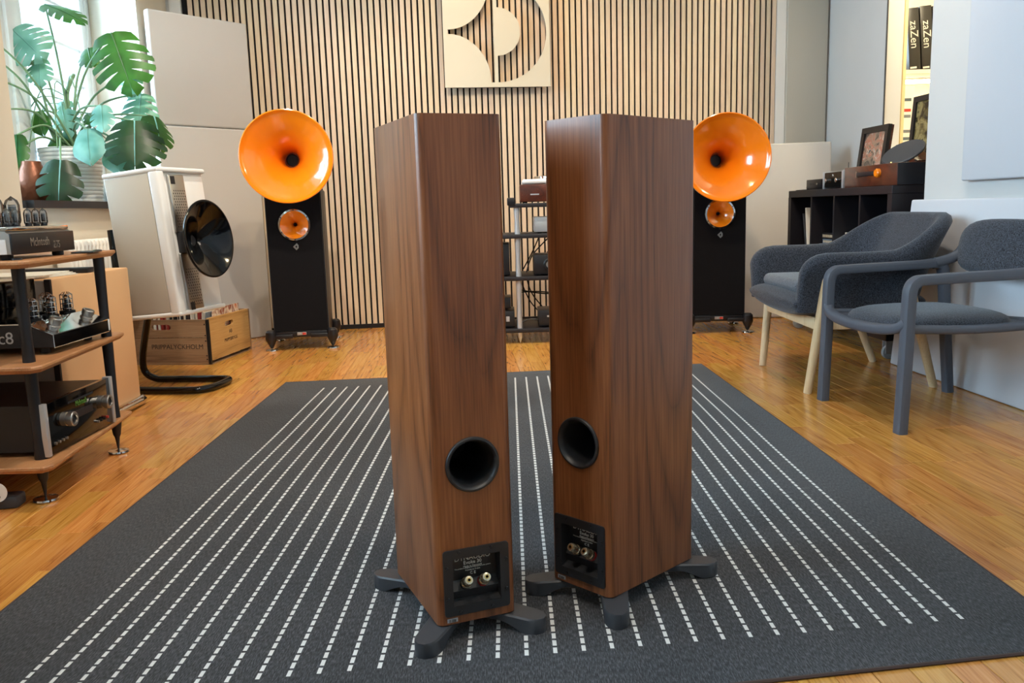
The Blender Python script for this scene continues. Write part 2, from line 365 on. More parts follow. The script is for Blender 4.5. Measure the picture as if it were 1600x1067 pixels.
while x+w<2.913:
    if slat0 is None: slat0=sm.build('slat','slat_oak',wall_back,0); o=slat0
    else: o=slat0.copy(); COL.objects.link(o)
    o.location=(x,0,0); x+=PITCHS
# --- left wall with three deep splayed window openings
SILL, LINT, WT, SPL = 0.845, 2.65, 0.42, 0.2
wl=MB(); edges=[-3.2]+[e for win in sorted(WINS) for e in win]+[5.62]
for i in range(0,len(edges),2):
    a,b=edges[i],edges[i+1]; oa=a+(SPL if i>0 else 0); ob=b-(SPL if i+2<len(edges) else 0)
    wl.prism([(WLX(a),a),(WLX(b),b),(WLX(ob)-WT,ob),(WLX(oa)-WT,oa)],0,CEIL)
for a,b in WINS:
    pl=[(WLX(a),a),(WLX(b),b),(WLX(b)-WT,b+SPL),(WLX(a)-WT,a-SPL)]
    wl.prism(pl,0,SILL); wl.prism(pl,LINT,CEIL)
struct(wl.build('wall_left','wall_cream',smooth=0))
# windows: frame, mullion, sash bars, panes, black stone sill
for k,(a,b) in enumerate(WINS):
    e=bpy.data.objects.new('window_%d'%(k+1),None); COL.objects.link(e); struct(e)
    m=(a+b)/2; e.location=(WLX(m)-WT+0.03,m,0); e.rotation_euler=(0,0,math.atan(0.058))   # local y runs along the wall
    hw=(b-a)/2+SPL
    fr=MB(); fr.box(-.04,.05,-hw,-hw+.09,SILL,LINT,b=.006); fr.box(-.04,.05,hw-.09,hw,SILL,LINT,b=.006); fr.box(-.04,.05,-hw,hw,LINT-.08,LINT,b=.006); fr.box(-.04,.05,-hw,hw,SILL,SILL+.07,b=.006)
    fr.build('window_frame','frame_paint',e)
    MB().box(-.045,.06,-.06,.06,SILL+.07,LINT-.08,b=.008).build('mullion','frame_paint',e)
    for s in (-1,1):
        y0,y1=(.06,hw-.09) if s>0 else (-hw+.09,-.06)
        sa=MB()
        for q0,q1 in ((y0,y0+.055),(y1-.055,y1)): sa.box(-.02,.045,q0,q1,SILL+.07,LINT-.08,b=.005)
        sa.box(-.02,.045,y0,y1,SILL+.07,SILL+.14,b=.005); sa.box(-.02,.045,y0,y1,LINT-.15,LINT-.08,b=.005)
        so=sa.build('sash','frame_paint',e)
        z=1.142
        while z<LINT-.2:
            MB().box(-.012,.018,y0+.05,y1-.05,z-.009,z+.009,b=.003).build('glazing_bar','frame_paint',so); z+=.207
        MB().box(-.003,.001,y0+.05,y1-.05,SILL+.13,LINT-.14).build('pane','window_glass',so,0)
    MB().prism([(.06,-hw+.02),(WT-.03,-(b-a)/2+.005),(WT+.015,-(b-a)/2-.02),(WT+.015,(b-a)/2+.02),(WT-.03,(b-a)/2-.005),(.06,hw-.02)],SILL-.0,SILL+.032).build('window_sill','sill_black',e,0)
# --- right wall (far part with a serving hatch) and the near pier
WRX=lambda y: 2.631-0.058*y
wr=MB(); H0,H1,HZ0,HZ1=4.30,5.262,1.06,2.75
for a,b,z0,z1 in ((3.84,H0,0,CEIL),(H1,6.25,0,CEIL),(H0,H1,0,HZ0),(H0,H1,HZ1,CEIL)):
    wr.prism([(WRX(a),a),(WRX(a)+.1,a),(WRX(b)+.1,b),(WRX(b),b)],z0,z1)
wall_right=struct(wr.build('wall_right','wall_paint',smooth=0))
PRX=lambda y: 1.90+0.058*(3.846-y)
struct(MB().prism([(PRX(-3.2),-3.2),(2.9,-3.2),(2.9,3.846),(PRX(3.846),3.846)],0,CEIL).build('wall_pier','wall_paint',smooth=0))
struct(MB().box(-3,3.2,-3.3,-3.1,0,CEIL).build('wall_rear','wall_paint',smooth=0))
struct(MB().box(-3,4.6,-3.3,7.2,CEIL,CEIL+.1).build('ceiling','ceiling_paint',smooth=0))
# hatch frame: grey edge and plywood lining seen in the opening
MB().box(-.006,.0,0,.012,HZ0,HZ1,M=T(WRX(H1),H1-.012,0)).build('hatch_edge','foot_grey',wall_right,0)
hb=MB(); hb.prism([(WRX(H1)-.004,H1-.02),(WRX(H0)-.004,H0),(WRX(H0)+.1,H0),(WRX(H1)+.1,H1-.02)],HZ0,HZ0+.012); hb.build('hatch_sill','silver_paint',wall_right,0)
ply=MB().box(2.40,2.492,5.35,5.375,0.6,2.8).build('plywood_lining','plywood_cream',wall_right,0)
for z in (1.12,1.62,2.02):
    MB().lathe([(.009,0),(.008,.004),(.0,.005)],10,T(2.425,5.35,z)@RX(PI/2)).build('bolt_head','plywood_cream',ply)
MB().box(2.470,2.476,5.345,5.35,0.6,2.8).build('seam_strip','plywood_cream',ply,0)
# side room beyond the hatch
struct(MB().box(2.45,4.4,6.45,6.55,0,CEIL).box(4.3,4.4,3.85,6.5,0,CEIL).box(2.9,4.4,3.75,3.846,0,CEIL).build('wall_side_room','shelf_white',smooth=0))
# --- floor: oak strips in staggered rows along the room
floor=struct(MB().box(-3,4.6,-3.3,7.2,-.1,-.011).build('floor','black_brown',smooth=0))
FA=math.atan(-0.058)                               # row direction: local y -> (-.058, 1)
def fl(u,v): return (u*math.cos(-FA)-v*math.sin(-FA), u*math.sin(-FA)+v*math.cos(-FA))
RUGC=[(-1.052,1.075),(0.99,1.341),(0.925,4.01),(-1.072,3.854)]
def in_rug(x,y,m=0.0):
    return -1.05+m<x<0.93-m and 1.15+.08*(x+1.05)+m<y<3.85+.078*(x+1.07)-m
def proj(p):
    d=Vector(p)-Vector((0,0,CAMH)); z=d.dot(_f)
    if z<.05: return None
    return 800+F_PX*d.dot(_r)/z, 533.5-F_PX*d.dot(_u2)/z
PW=0.066; LENS=[.30,.36,.42,.48,.54]; plank_list=[]
for j in range(-47,58):
    u=(j+.5)*PW; v=-3.0-random.random()*.5
    while v<6.6:
        ln=random.choice(LENS); vc=v+ln/2; x,y=fl(u,vc)
        if -2.6<x<4.4 and -3.1<y<6.5: plank_list.append((x,y,ln))
        v+=ln
def vis(x,y,ln):
    for s in (-.45,0,.45):
        dx,dy=fl(0,ln*s); p=proj((x+dx,y+dy,0))
        if p and -5<p[0]<1605 and -5<p[1]<1072 and not in_rug(x+dx,y+dy): return True
    return False
near=sorted([p for p in plank_list if vis(*p) and p[1]<5.75 and abs(p[0]+.1)<2.2],key=lambda p:p[0]**2+p[1]**2)[:300]
nearset=set(near)
def plank_mesh(ln):
    g=.0004; a=PW/2-g; b=ln/2-g; c=.0008
    m=MB(); m.v=[(-a,-b,-.010),(a,-b,-.010),(a,b,-.010),(-a,b,-.010),(-a,-b,-c),(a,-b,-c),(a,b,-c),(-a,b,-c),(-a+c,-b+c,0),(a-c,-b+c,0),(a-c,b-c,0),(-a+c,b-c,0)]
    m.f=[(0,3,2,1)]+[(i,(i+1)%4,4+(i+1)%4,4+i) for i in range(4)]+[(4+i,4+(i+1)%4,8+(i+1)%4,8+i) for i in range(4)]+[(8,9,10,11)]
    return m
PM={}
for x,y,ln in near:
    if ln not in PM: PM[ln]=plank_mesh(ln).build('plank','oak_plank',floor,0,fix=False); o=PM[ln]
    else: o=PM[ln].copy(); COL.objects.link(o)
    o.location=(x,y,0); o.rotation_euler=(0,0,-FA)
rest=MB(); rr=[]
for p in plank_list:
    if p in nearset: continue
    m=plank_mesh(p[2]); rest.add(m.v,m.f,T(p[0],p[1],0)@RZ(-FA)); r=random.random(); rr+=[r]*len(m.f)
ro=rest.build('far_planks','oak_far',floor,0,fix=False); ro['kind']='stuff'
at=ro.data.attributes.new('rnd','FLOAT','FACE'); at.data.foreach_set('value',rr)

# ================================================================== THINGS
# --- rug
def lerp(a,b,t): return (a[0]+(b[0]-a[0])*t,a[1]+(b[1]-a[1])*t)
rug=thing('rug','dark grey flat-weave rug with white dashed lines on the oak floor','rug')
rb=MB(); NX,NY=26,34; top=[]
def rugpt(i,j):
    a=lerp(RUGC[0],RUGC[1],i/NX); b=lerp(RUGC[3],RUGC[2],i/NX); q=lerp(a,b,j/NY)
    edge=min(i,NX-i,j,NY-j)==0
    wob=0.0018*math.sin(3.1*q[0]+1.7*q[1])+.0014*math.sin(5.3*q[1]-2*q[0])
    return (q[0],q[1],0.0058 if edge else 0.0075+wob)
v=[rugpt(i,j) for j in range(NY+1) for i in range(NX+1)]
f=[(j*(NX+1)+i,j*(NX+1)+i+1,(j+1)*(NX+1)+i+1,(j+1)*(NX+1)+i) for j in range(NY) for i in range(NX)]
rb.add(v,f); rb.build('woven_field','rug_weave',rug,0,fix=False)
em=MB(); loop=[rugpt(i,0) for i in range(NX+1)]+[rugpt(NX,j) for j in range(1,NY+1)]+[rugpt(i,NY) for i in range(NX-1,-1,-1)]+[rugpt(0,j) for j in range(NY-1,0,-1)]
em.tube([(x,y,.0035) for x,y,z in loop],.0034,6,closed=True,up=(0,0,1)); em.build('bound_edge','rug_edge',rug)

# --- walnut floorstanding loudspeakers seen from behind
ZB=.035+.0085
def walnut_speaker(label,loc,rz):
    t=thing('floorstanding_loudspeaker',label,'loudspeaker',loc,rz,'pair of walnut loudspeakers on the rug')
    hb,hf,D,r,H=.0755,.0885,.265,.014,.90
    # plan outline without the flat back: from back-right corner arc round the front to back-left arc
    out=arc(hb-r,r,r,r,-90,-6,6)+arc(hf-.008,D-.008,.008,.008,-4,90,3)+arc(-hf+.008,D-.008,.008,.008,90,184,3)+arc(-hb+r,r,r,r,186,270,6)
    m=MB(); n=len(out); z0,z1=ZB,ZB+H
    v=[(x,y,z0) for x,y in out]+[(x,y,z1) for x,y in out]
    m.add(v,[(i,i+1,n+i+1,n+i) for i in range(n-1)]+[tuple(range(n-1,-1,-1)),tuple(range(n,2*n))])
    # flat back with a port hole and a terminal recess; plate drawn in (x,z) then stood up
    back=[(-hb+r,z0),(hb-r,z0),(hb-r,z1),(-hb+r,z1)]
    port=arc(0,.338,.046,.046,0,350,35); 
    tb=[(-.0475,.075),(.0475,.075),(.0475,.169),(-.0475,.169)]
    bm=bmesh.new(); E=[]
    for lp in (back,port,tb):
        vs=[bm.verts.new((x,0,z)) for x,z in lp]; E+=[bm.edges.new((vs[i],vs[(i+1)%len(vs)])) for i in range(len(vs))]
    bmesh.ops.triangle_fill(bm,use_beauty=True,edges=E); m.bm(bm)
    cab=m.build('cabinet','walnut',t,40)
    cab_n=cab.data
    # bass reflex port: flared ring and a dark tube
    MB().lathe([(.0505,0),(.0505,.002),(.049,.0042),(.046,.0045),(.043,.002),(.0405,-.006),(.039,-.02),(.039,-.16)],48,T(0,0,.338)@RX(PI/2)).build('port_flare','black_plastic',t)
    MB().cyl(.0395,-.165,-.16,32,T(0,0,.338)@RX(PI/2)).build('port_tube_end','black_felt',t)
    # terminal panel: frame, recessed tray with a sloped connector ledge
    fr=MB(); fr.holed(rrect(-.0625,.0625,.0595,.1845,.006),[[(-.0455,.077),(.0455,.077),(.0455,.167),(-.0455,.167)]],0,.003,M=RX(PI/2)@Matrix.Scale(1,4))
    tp=fr.build('terminal_panel','black_plastic',t,30)
    tr=MB(); x0,x1=-.0455,.0455
    sect=[(0,.167),(.0215,.164),(.0235,.115),(.010,.100),(.016,.083),(0,.077)]        # (depth, z)
    v=[(x0,d,z) for d,z in sect]+[(x1,d,z) for d,z in sect]; n2=len(sect)
    tr.add(v,[(i,i+1,n2+i+1,n2+i) for i in range(n2-1)]+[tuple(range(n2)),tuple(range(2*n2-1,n2-1,-1))])
    tr.build('terminal_tray','black_plastic',tp,20,fix=False)
    for sx,sz in ((-.033,.1785),(.028,.1785),(-.0565,.152),(-.0565,.094),(.0565,.152),(.0565,.094),(-.033,.0655),(.028,.0655)):
        MB().lathe([(.0033,0),(.0031,.0014),(.0014,.0019),(0,.001)],12,T(sx,-.003,sz)@RX(PI/2)).build('screw','screw_metal',tp)
    for k,(px,colr) in enumerate(((-.017,'black_satin'),(.017,'red_plastic'))):
        M=T(px,.019,.1065)@RX(PI/2-.62)@Matrix.Scale(1.2,4)
        bp=MB().lathe([(.0,.0),(.0085,.0),(.0085,.006),(.0082,.007)],18,M).build('binding_post',colr,tp)
        MB().lathe([(.0082,.007),(.0086,.009),(.0086,.013),(.0076,.014),(.0078,.018),(.0072,.026),(.0062,.028),(.0030,.0285),(.0028,.022)],18,M).build('post_nut','post_metal',bp)
        MB().lathe([(.0036,.0286),(.0036,.0292),(.0022,.0292),(.0022,.0286)],14,M).build('post_socket','gold',bp)
    TM=lambda x,z,y=.0212: basis((x,y,z),(1,0,0),(0,-.04,1),(0,-1,-.04))
    text('DYNAUDIO',.0125,'letter_white',tp,TM(0,.1555)@Matrix.Diagonal((1.05,1,1,1))); text('Evoke 30',.0095,'letter_white',tp,TM(0,.1462))
    text('Made in Denmark',.0050,'letter_white',tp,TM(0,.1392)); text('This product is designed for two-channel audio systems',.0031,'letter_white',tp,TM(0,.1365)); text('Impedance 4 ohm',.0040,'letter_white',tp,TM(0,.1320)); text('C E',.0075,'letter_white',tp,TM(0,.1255))
    st=MB().box(-.0585,-.0385,-.0006,0,ZB+.004,ZB+.0115).build('serial_sticker','silver_paint',t,0)
    text('30  Walnut',.0028,'letter_black',st,basis((-.0485,-.0008,ZB+.0085),(1,0,0),(0,0,1),(0,-1,0))); text('SN 1024587',.0026,'letter_black',st,basis((-.0485,-.0008,ZB+.0058),(1,0,0),(0,0,1),(0,-1,0)))
    # four outrigger feet, each with a spike
    for (ex,ey,ix,iy) in ((-.118,-.035,-.02,.075),(.118,-.035,.02,.075),(-.128,D+.03,-.02,D-.075),(.128,D+.03,.02,D-.075)):
        d=Vector((ex-ix,ey-iy,0)); Ln=d.length; d.normalize(); M=basis((ix,iy,0),d,(-d.y,d.x,0),(0,0,1))
        a=MB(); N=18; secs=[]
        for i in range(N+1):
            s=i/N; xx=s*Ln
            wd=.030-.008*s
            if xx>Ln-.024: q=(xx-(Ln-.024))/.024; wd=.022*math.sqrt(max(0.0,1-q*q*.92))
            zt=ZB-.001-.006*max(0,s-.35); zlo=.026-.018*max(0,min(1,(s-.45)/.3))**1.5
            secs.append((xx,wd,zlo,zt))
        v=[];f=[]
        for xx,wd,zl,zt in secs:
            v+=[(xx,-wd,zl+.002),(xx,-wd*.9,zl),(xx,wd*.9,zl),(xx,wd,zl+.002),(xx,wd,zt-.003),(xx,wd*.88,zt),(xx,-wd*.88,zt),(xx,-wd,zt-.003)]
        for i in range(N):
            for k in range(8): f.append((i*8+k,i*8+(k+1)%8,(i+1)*8+(k+1)%8,(i+1)*8+k))
        f+=[tuple(range(7,-1,-1)),tuple(N*8+k for k in range(8))]
        a.add(v,f,M); fo=a.build('outrigger_foot','foot_grey',t,40)
        MB().lathe([(0,-.0085),(.004,-.002),(.0075,.001),(.0075,.003),(.006,.004),(.006,.010)],14,T(ex-d.x*.022,ey-d.y*.022,.0085)).build('spike','black_satin',fo)
    return t
walnut_speaker('walnut loudspeaker nearer the left, its narrow back turned squarely to the viewer',(-.077,1.427,0),math.radians(21))
walnut_speaker('walnut loudspeaker turned aslant, its wide side showing on the right',(.121,1.5425,0),math.radians(-44.5))

# --- orange horn loudspeakers
def horn_profile(r0,r1,dep,n=22,k=2.6):
    P=[]
    for i in range(n+1):
        s=i/n; P.append((r0+(r1-r0)*(0.12*s+0.88*s**k), -dep+dep*s))
    return P
def horn_speaker(label,loc,rz,hz,sc=1.0):
    t=thing('horn_loudspeaker',label,'loudspeaker',loc,rz,'orange horn loudspeakers by the slatted wall'); t.scale=(sc,sc,sc)
    w=.158; CH=.93
    b=MB(); b.box(-w,w,.07,.42,.075,CH,b=.010); b.box(-w,-w+.006,.0,.072,.075,CH).box(w-.006,w,.0,.072,.075,CH).box(-w,w,0,.072,CH-.006,CH).box(-w,w,0,.072,.075,.081); b.build('cabinet','navy_black',t)
    tz=.728
    gq=MB(); gq.holed(rrect(-w+.007,w-.007,.115,CH-.01,.008),[arc(0,tz,.079,.079,0,352,44)],-.066,.016,RX(PI/2)); gq.build('front_grille','speaker_cloth',t,30)
    pn=MB().box(-w+.004,w-.004,-.012,.002,.078,.113,b=.004).build('plinth','black_satin',t)
    npl=MB().box(-.026,.026,-.0145,-.012,.088,.104,b=.001).build('nameplate','silver_paint',pn,0)
    MB().box(.004,.0245,-.0152,-.0145,.0895,.1025).build('red_field','red_label',npl,0); text('UNO nano',.009,'letter_black',npl,basis((-.011,-.0152,.096),(1,0,0),(0,0,1),(0,-1,0)),depth=.0002)
    # big horn: tractrix bowl with a rolled rim
    R=.247; prof=horn_profile(.032,R-.012,.36,34,3.3)
    prof+=[(R-.006,.010),(R,.016),(R+.005,.014),(R+.006,.006),(R+.002,-.006),(R-.02,-.018),(R-.06,-.05),(R-.11,-.10),(R-.15,-.17),(.062,-.25),(.05,-.35)]
    M=T(0,-.19,hz)@RX(PI/2)
    h=MB().lathe(prof,72,M).build('midrange_horn','orange_gloss',t,50)
    MB().lathe([(.0335,-.33),(.030,-.345),(.0,-.347)],32,M).build('horn_throat','black_felt',h)
    MB().cyl(.066,-.45,-.345,32,M,b=.006).build('driver_housing','black_satin',t)
    MB().box(-.03,.03,.17,.25,CH-.01,hz-.02).build('horn_bracket','black_satin',t)
    # tweeter horn in a chrome ring
    M2=T(0,-.017,tz)@RX(PI/2)
    ring=MB().lathe([(.077,.0),(.092,.0),(.092,.004),(.089,.008),(.080,.009),(.077,.006)],56,M2).build('tweeter_ring','chrome',t)
    for k in range(6):
        a=2*PI*(k+.5)/6; MB().cyl(.0035,.006,.0098,10,M2@T(.0845*math.cos(a),.0845*math.sin(a),0)).build('screw','black_satin',ring)
    # the tweeter bowl sits in front of the grille in its housing
    bowl=[(.009+(.0785-.009)*(.18*s+.82*s**2.4),-.07+.078*s) for s in [i/20 for i in range(21)]]
    tw=MB().lathe(bowl,56,M2@T(0,0,.0)).build('tweeter_horn','orange_gloss',t,50)
    MB().lathe([(.0115,-.064),(0,-.066)],20,M2).build('tweeter_throat','black_felt',tw)
    e=MB(); e.holed([(0,-.02),(.013,-.008),(.013,.008),(.004,.02),(-.018,.0)],[[(0,-.008),(.006,0),(0,.008),(-.005,0)]],0,.004,T(.003,-.016,.603)@RX(PI/2)); e.build('emblem','brushed',t,0)
    # feet: arm, turned cone, floor disc
    for sx in (-1,1):
        for y in (-.01,.40):
            fx=sx*.175; f0=MB().box(min(sx*.05,fx),max(sx*.05,fx),y-.018,y+.018,.072,.096,b=.006).build('foot_arm','black_satin',t)
            MB().lathe([(.0,.015),(.008,.020),(.031,.066),(.034,.078),(.030,.112),(.020,.122),(.0,.122)],20,T(fx,y,0)).build('foot_cone','black_satin',f0)
            MB().lathe([(0,.012),(.010,.014),(.034,.010),(.036,.004),(.034,0),(0,0)],24,T(fx,y,0)).build('floor_disc','chrome',f0)
    return t
horn_speaker('black loudspeaker with a large orange horn, left of the slatted wall near the wooden crate',(-1.232,4.842,0),math.radians(9),1.10)
horn_speaker('black loudspeaker with a large orange horn, right of the slatted wall near the armchair',(1.256,5.0,0),math.radians(-3),1.05,.985)

# --- sign on the slatted wall
def sign():
    rz=BW['rz']; t=thing('wall_sign','glossy cream square sign with cut-out circular emblem on the slatted wall','sign',(0,0,0),0)
    S=.3525; cx,cz=-.042,1.935
    Mw=T(cx,5.675+.12*(cx+1)-.055,cz)@RZ(rz)@RX(PI/2)       # plate plane: local x along wall, local y up, local z out of the wall
    bar0,bar1=-.021,.003; iz=.322
    D=arc(bar1,0,.327,iz,-90,90,40)+arc(bar1,0,.152,.152,90,-90,28)
    star=[(bar0,-iz)]+[(bar0,iz)]+[(bar0-.02,iz)]+arc(-.322,iz,.278,.310,0,-90,20)[0:]+[(-.322,-.012)]
    a1=arc(-.322,iz,.278,.308,0,-90,20); a2=arc(-.322,-iz,.278,.308,90,0,20)
    star=[(bar0,-iz),(bar0,iz)]+a1+a2
    p=MB(); p.holed([(-S,-S),(S,-S),(S,S),(-S,S)],[D,star],0,.012,Mw); p.build('plate','white_gloss',t,0)
    fr=MB(); q=.30
    for x0,x1,y0,y1 in ((-q,q,-S+.004,-S+.022),(-q,q,S-.022,S-.004),(-S+.004,-S+.02,-q,q),(S-.02,S-.004,-q,q)): fr.box(x0,x1,y0,y1,-.05,0,M=Mw)
    fr.build('mounting_frame','black_satin',t,0)
sign()

# --- acoustic felt panels
def panel(label,cx,cy,rz,hl,z0,z1,mat,th=.05,lean=0.0):
    t=MB().box(-hl,hl,0,th,0,z1-z0,b=.012,seg=3).build('acoustic_panel',mat); tag(t,label,'acoustic panel','fabric acoustic panels')
    t.location=(cx,cy,z0); t.rotation_euler=(-lean,0,rz); t.rotation_mode='XYZ'; return t
a48=math.atan2(.745,.666)
panel('grey felt acoustic panel, upper of two standing across the corner beside the window',-1.81,5.215,a48,.316,1.327,1.97,'felt_grey')
panel('grey felt acoustic panel standing on the floor across the corner behind the left orange horn',-1.80,5.205,a48,.33,0.0,1.322,'felt_grey')
panel('pale felt acoustic panel leaning by the shelf unit behind the right orange horn',1.70,5.60,math.radians(-9),.44,0.002,1.165,'felt_grey',lean=math.radians(4.5))
p=panel('beige felt acoustic panel high in the corner right of the slats',0,0,BW['rz'],.152,1.13,2.95,'felt_beige',th=.03)
p.location=(-1+3.14*math.cos(BW['rz']),5.675+3.14*math.sin(BW['rz'])-.012,1.13)
a=math.atan2(-1,.058)    # along the pier, towards the viewer
p=MB(); th=.03
def skew(c4,th,mat,label):
    (bl,br,tr,tl)=[Vector(q) for q in c4]; n=(br-bl).cross(tl-bl).normalized()
    if n.x>0: n=-n
    m=MB(); m.add([tuple(q) for q in (bl,br,tr,tl)]+[tuple(q-n*th) for q in (bl,br,tr,tl)],[(0,1,2,3),(7,6,5,4),(0,4,5,1),(1,5,6,2),(2,6,7,3),(3,7,4,0)])
    bm=bmesh.new(); vs=[bm.verts.new(q) for q in m.v]; [bm.faces.new([vs[i] for i in g]) for g in m.f]
    bmesh.ops.bevel(bm,geom=bm.edges[:],offset=.008,segments=3,profile=.5,affect='EDGES')
    o=MB().bm(bm).build('acoustic_panel',mat); return tag(o,label,'acoustic panel','fabric acoustic panels')
skew([(1.800,3.90,.002),(1.893,2.3,.002),(1.948,2.3,.771),(1.855,3.873,.771)],.03,'felt_white','white panel standing on the floor along the right wall behind the chairs')
skew([(PRX(3.515)-.034,3.515,.843),(PRX(2.2)-.034,2.2,.843),(PRX(2.2)-.034,2.2,2.2),(PRX(3.515)-.034,3.515,2.2)],.030,'felt_white','white panel hung high on the right wall above the grey chair')

# --- radiator below the window
t=thing('radiator','white ribbed radiator under the window sill','radiator',(WLX(4.3)+.06,4.3,0),math.atan(.058))
MB().box(-.03,.03,-.62,.62,.33,.36,b=.008).box(-.03,.03,-.62,.62,.66,.69,b=.008).build('header_pipe','radiator_white',t)
rib=None
for k in range(31):
    y=-.6+k*.04
    if rib is None: rib=MB().box(-.035,.035,-.013,.013,.32,.70,b=.012,seg=3).build('rib','radiator_white',t); o=rib
    else: o=rib.copy(); COL.objects.link(o)
    o.location=(0,y,0)

# --- window sill: plant in a ribbed pot, vase
SZ=SILL+.032
pot=thing('potted_plant','large leafy green plant in a ribbed white pot on the window sill','plant',(-2.275,4.46,SZ))
pr=[(0,0),(.125,0)]
for k in range(14):
    z0=.004+k*.0195; r=.128+.0018*k; pr+=[(r,z0),(r+.0022,z0+.005),(r+.0022,z0+.0135),(r,z0+.0185)]
pr+=[(.156,.28),(.150,.283),(.145,.26),(.0,.258)]
MB().lathe(pr,48).build('pot','pot_white',pot,50); MB().lathe([(.146,.262),(0,.27)],24).build('soil','soil',pot)
def leaf(name_mat,base,tip,nrm,width,lobes=6,split=.55,droop=.22,fold=.12):
    base,tip=Vector(base),Vector(tip); ax=(tip-base); Ln=ax.length; ax.normalize(); nrm=Vector(nrm); nrm=(nrm-ax*nrm.dot(ax)).normalized(); sd=ax.cross(nrm)
    v=[];f=[]
    def P(t,s,side):      # t along midrib 0..1, s outward 0..1
        hw=width*.5*(math.sin(PI*min(1,(t*.86+.12)))**.62)*(1.0 if t<.6 else (1-((t-.6)/.4)**2.2*.85))
        tt=t+.16*s-(.22*s if t<.25 else 0)*(1-t/.25 if t<.25 else 0)
        d=s*hw; z=-droop*Ln*(t**2)*.6 - droop*width*s*s*.5 + fold*d*(1-s)
        return base+ax*(Ln*tt)+sd*(side*d)+nrm*z
    S=[0,.25,.5,.75,1.0]
    for side in (-1,1):
        for k in range(lobes):
            t0=k/lobes; t1=(k+1)/lobes; n0=len(v)
            for s in S:
                g=0 if s<=1-split else .17/lobes*(0.35+0.65*(s-(1-split))/split)
                if split==0: g=0
                v.append(P(t0+g,s,side)); v.append(P((t0+t1)/2,s*1.015,side)); v.append(P(t1-g,s,side))
            for i in range(len(S)-1):
                a=n0+i*3
                for q in (0,1):
                    fc=(a+q,a+q+1,a+q+4,a+q+3); f.append(fc if side>0 else fc[::-1])
    m=MB(); m.add([tuple(q) for q in v],f); o=m.build('leaf',name_mat,pot,60,fix=False)
    mr=MB(); mr.tube([tuple(P(k/8,0,1)+nrm*.001) for k in range(9)],[.004,.0012],6); mr.build('midrib','leaf_pale' if name_mat!='leaf_green' else 'leaf_green',o)
    return o
def stem(p0,p1,p2,r=(.007,.004)):
    MB().tube([p0,p1,p2],list(r),8,sub=8).build('stem','stem_green',pot)
# pot-local coordinates (x to the room, y away from the viewer, z up from the sill)
LV=[ # mat, base, tip, normal, width, lobes, split
 ('leaf_green',(.30,-.06,.84),(.40,-.14,.58),(.25,-1,.25),.30,6,.62),
 ('leaf_dark',(.40,-.12,.40),(.43,-.24,.19),(.35,-1,.35),.30,6,.40),
 ('leaf_dark',(.125,-.35,.20),(.135,-.44,.01),(.3,-1,.1),.21,4,.30),
 ('leaf_pale',(.36,.08,.56),(.36,.0,.38),(.2,-1,.4),.19,6,.6),
 ('leaf_pale',(.18,-.17,.36),(.22,-.27,.22),(.1,-1,.5),.16,4,0),
 ('leaf_pale',(.30,-.10,.30),(.33,-.2,.17),(.3,-1,.5),.16,4,0),
 ('leaf_pale',(-.115,-.20,.84),(.0,-.2,.72),(.1,-1,.5),.24,6,.6),
 ('leaf_pale',(-.02,.0,.52),(.02,-.08,.36),(-.1,-1,.3),.15,5,.6),
 ('leaf_green',(-.125,-.58,.82),(-.04,-.6,.77),(.1,-.6,1),.14,5,.3),
 ('leaf_green',(.10,.1,.80),(.14,.02,.72),(.0,-1,.5),.14,4,.2),
 ('leaf_green',(-.10,-.1,.46),(-.06,-.16,.36),(0,-1,.1),.10,3,0),
 ('leaf_pale',(-.105,-.4,.44),(-.09,-.48,.31),(.3,-1,.2),.10,3,0),
 ('leaf_green',(-.105,-.51,.70),(-.08,-.55,.57),(.2,-1,.2),.13,4,.3),
 ('leaf_green',(-.05,.0,1.00),(.18,-.12,.92),(.0,-.5,1),.14,5,.5),
 ('leaf_green',(-.12,-.36,.22),(-.09,-.42,.08),(.4,-1,.0),.10,3,0),
 ('leaf_green',(-.02,-.05,.34),(-.01,-.12,.22),(.4,-1,.2),.12,4,0),
 ('leaf_pale',(.33,.1,.66),(.28,.08,.56),(.1,-1,.6),.13,5,.5),
 ('leaf_green',(.10,.02,.46),(.17,-.05,.42),(0,-.6,.8),.10,4,.2),
 ('leaf_pale',(-.10,-.46,.58),(-.06,-.52,.45),(.3,-1,.2),.11,4,.4),
 ('leaf_pale',(-.06,-.10,.72),(-.03,-.18,.60),(.2,-1,.3),.13,5,.5),
 ('leaf_green',(-.10,-.30,.33),(-.07,-.38,.20),(.3,-1,.2),.11,4,.2),
 ('leaf_pale',(.24,-.12,.48),(.27,-.2,.37),(.2,-1,.4),.12,4,.3),
 ('leaf_dark',(.46,-.02,.43),(.53,-.12,.28),(.8,-.6,.4),.18,5,.4),
]
for mname,b0,tp,nr,wd,lb,sp in LV:
    leaf(mname,b0,tp,nr,wd,lb,sp)
    r0=(random.uniform(-.05,.05),random.uniform(-.05,.05),.262); mid=((r0[0]+b0[0])/2*(.9),(r0[1]+b0[1])/2*.9,(r0[2]+b0[2])/2+.09)
    stem(r0,mid,b0)
MB().tube([(.02,0,.25),(.03,-.01,.4),(.01,.0,.55),(.05,.02,.66)],[.016,.009],10,sub=5).build('trunk','stem_green',pot)
for k in range(9):
    a=k*.7; MB().tube([(.02,0,.42+.02*k),(.12*math.cos(a),.10*math.sin(a)-.03,.38+.03*k),(.22*math.cos(a),.16*math.sin(a)-.05,.34-.01*k)],.0028,6,sub=5).build('aerial_root','stem_green',pot)
v=thing('vase','hammered copper vase at the left end of the window sill','vase',(-2.305,4.13,SZ))
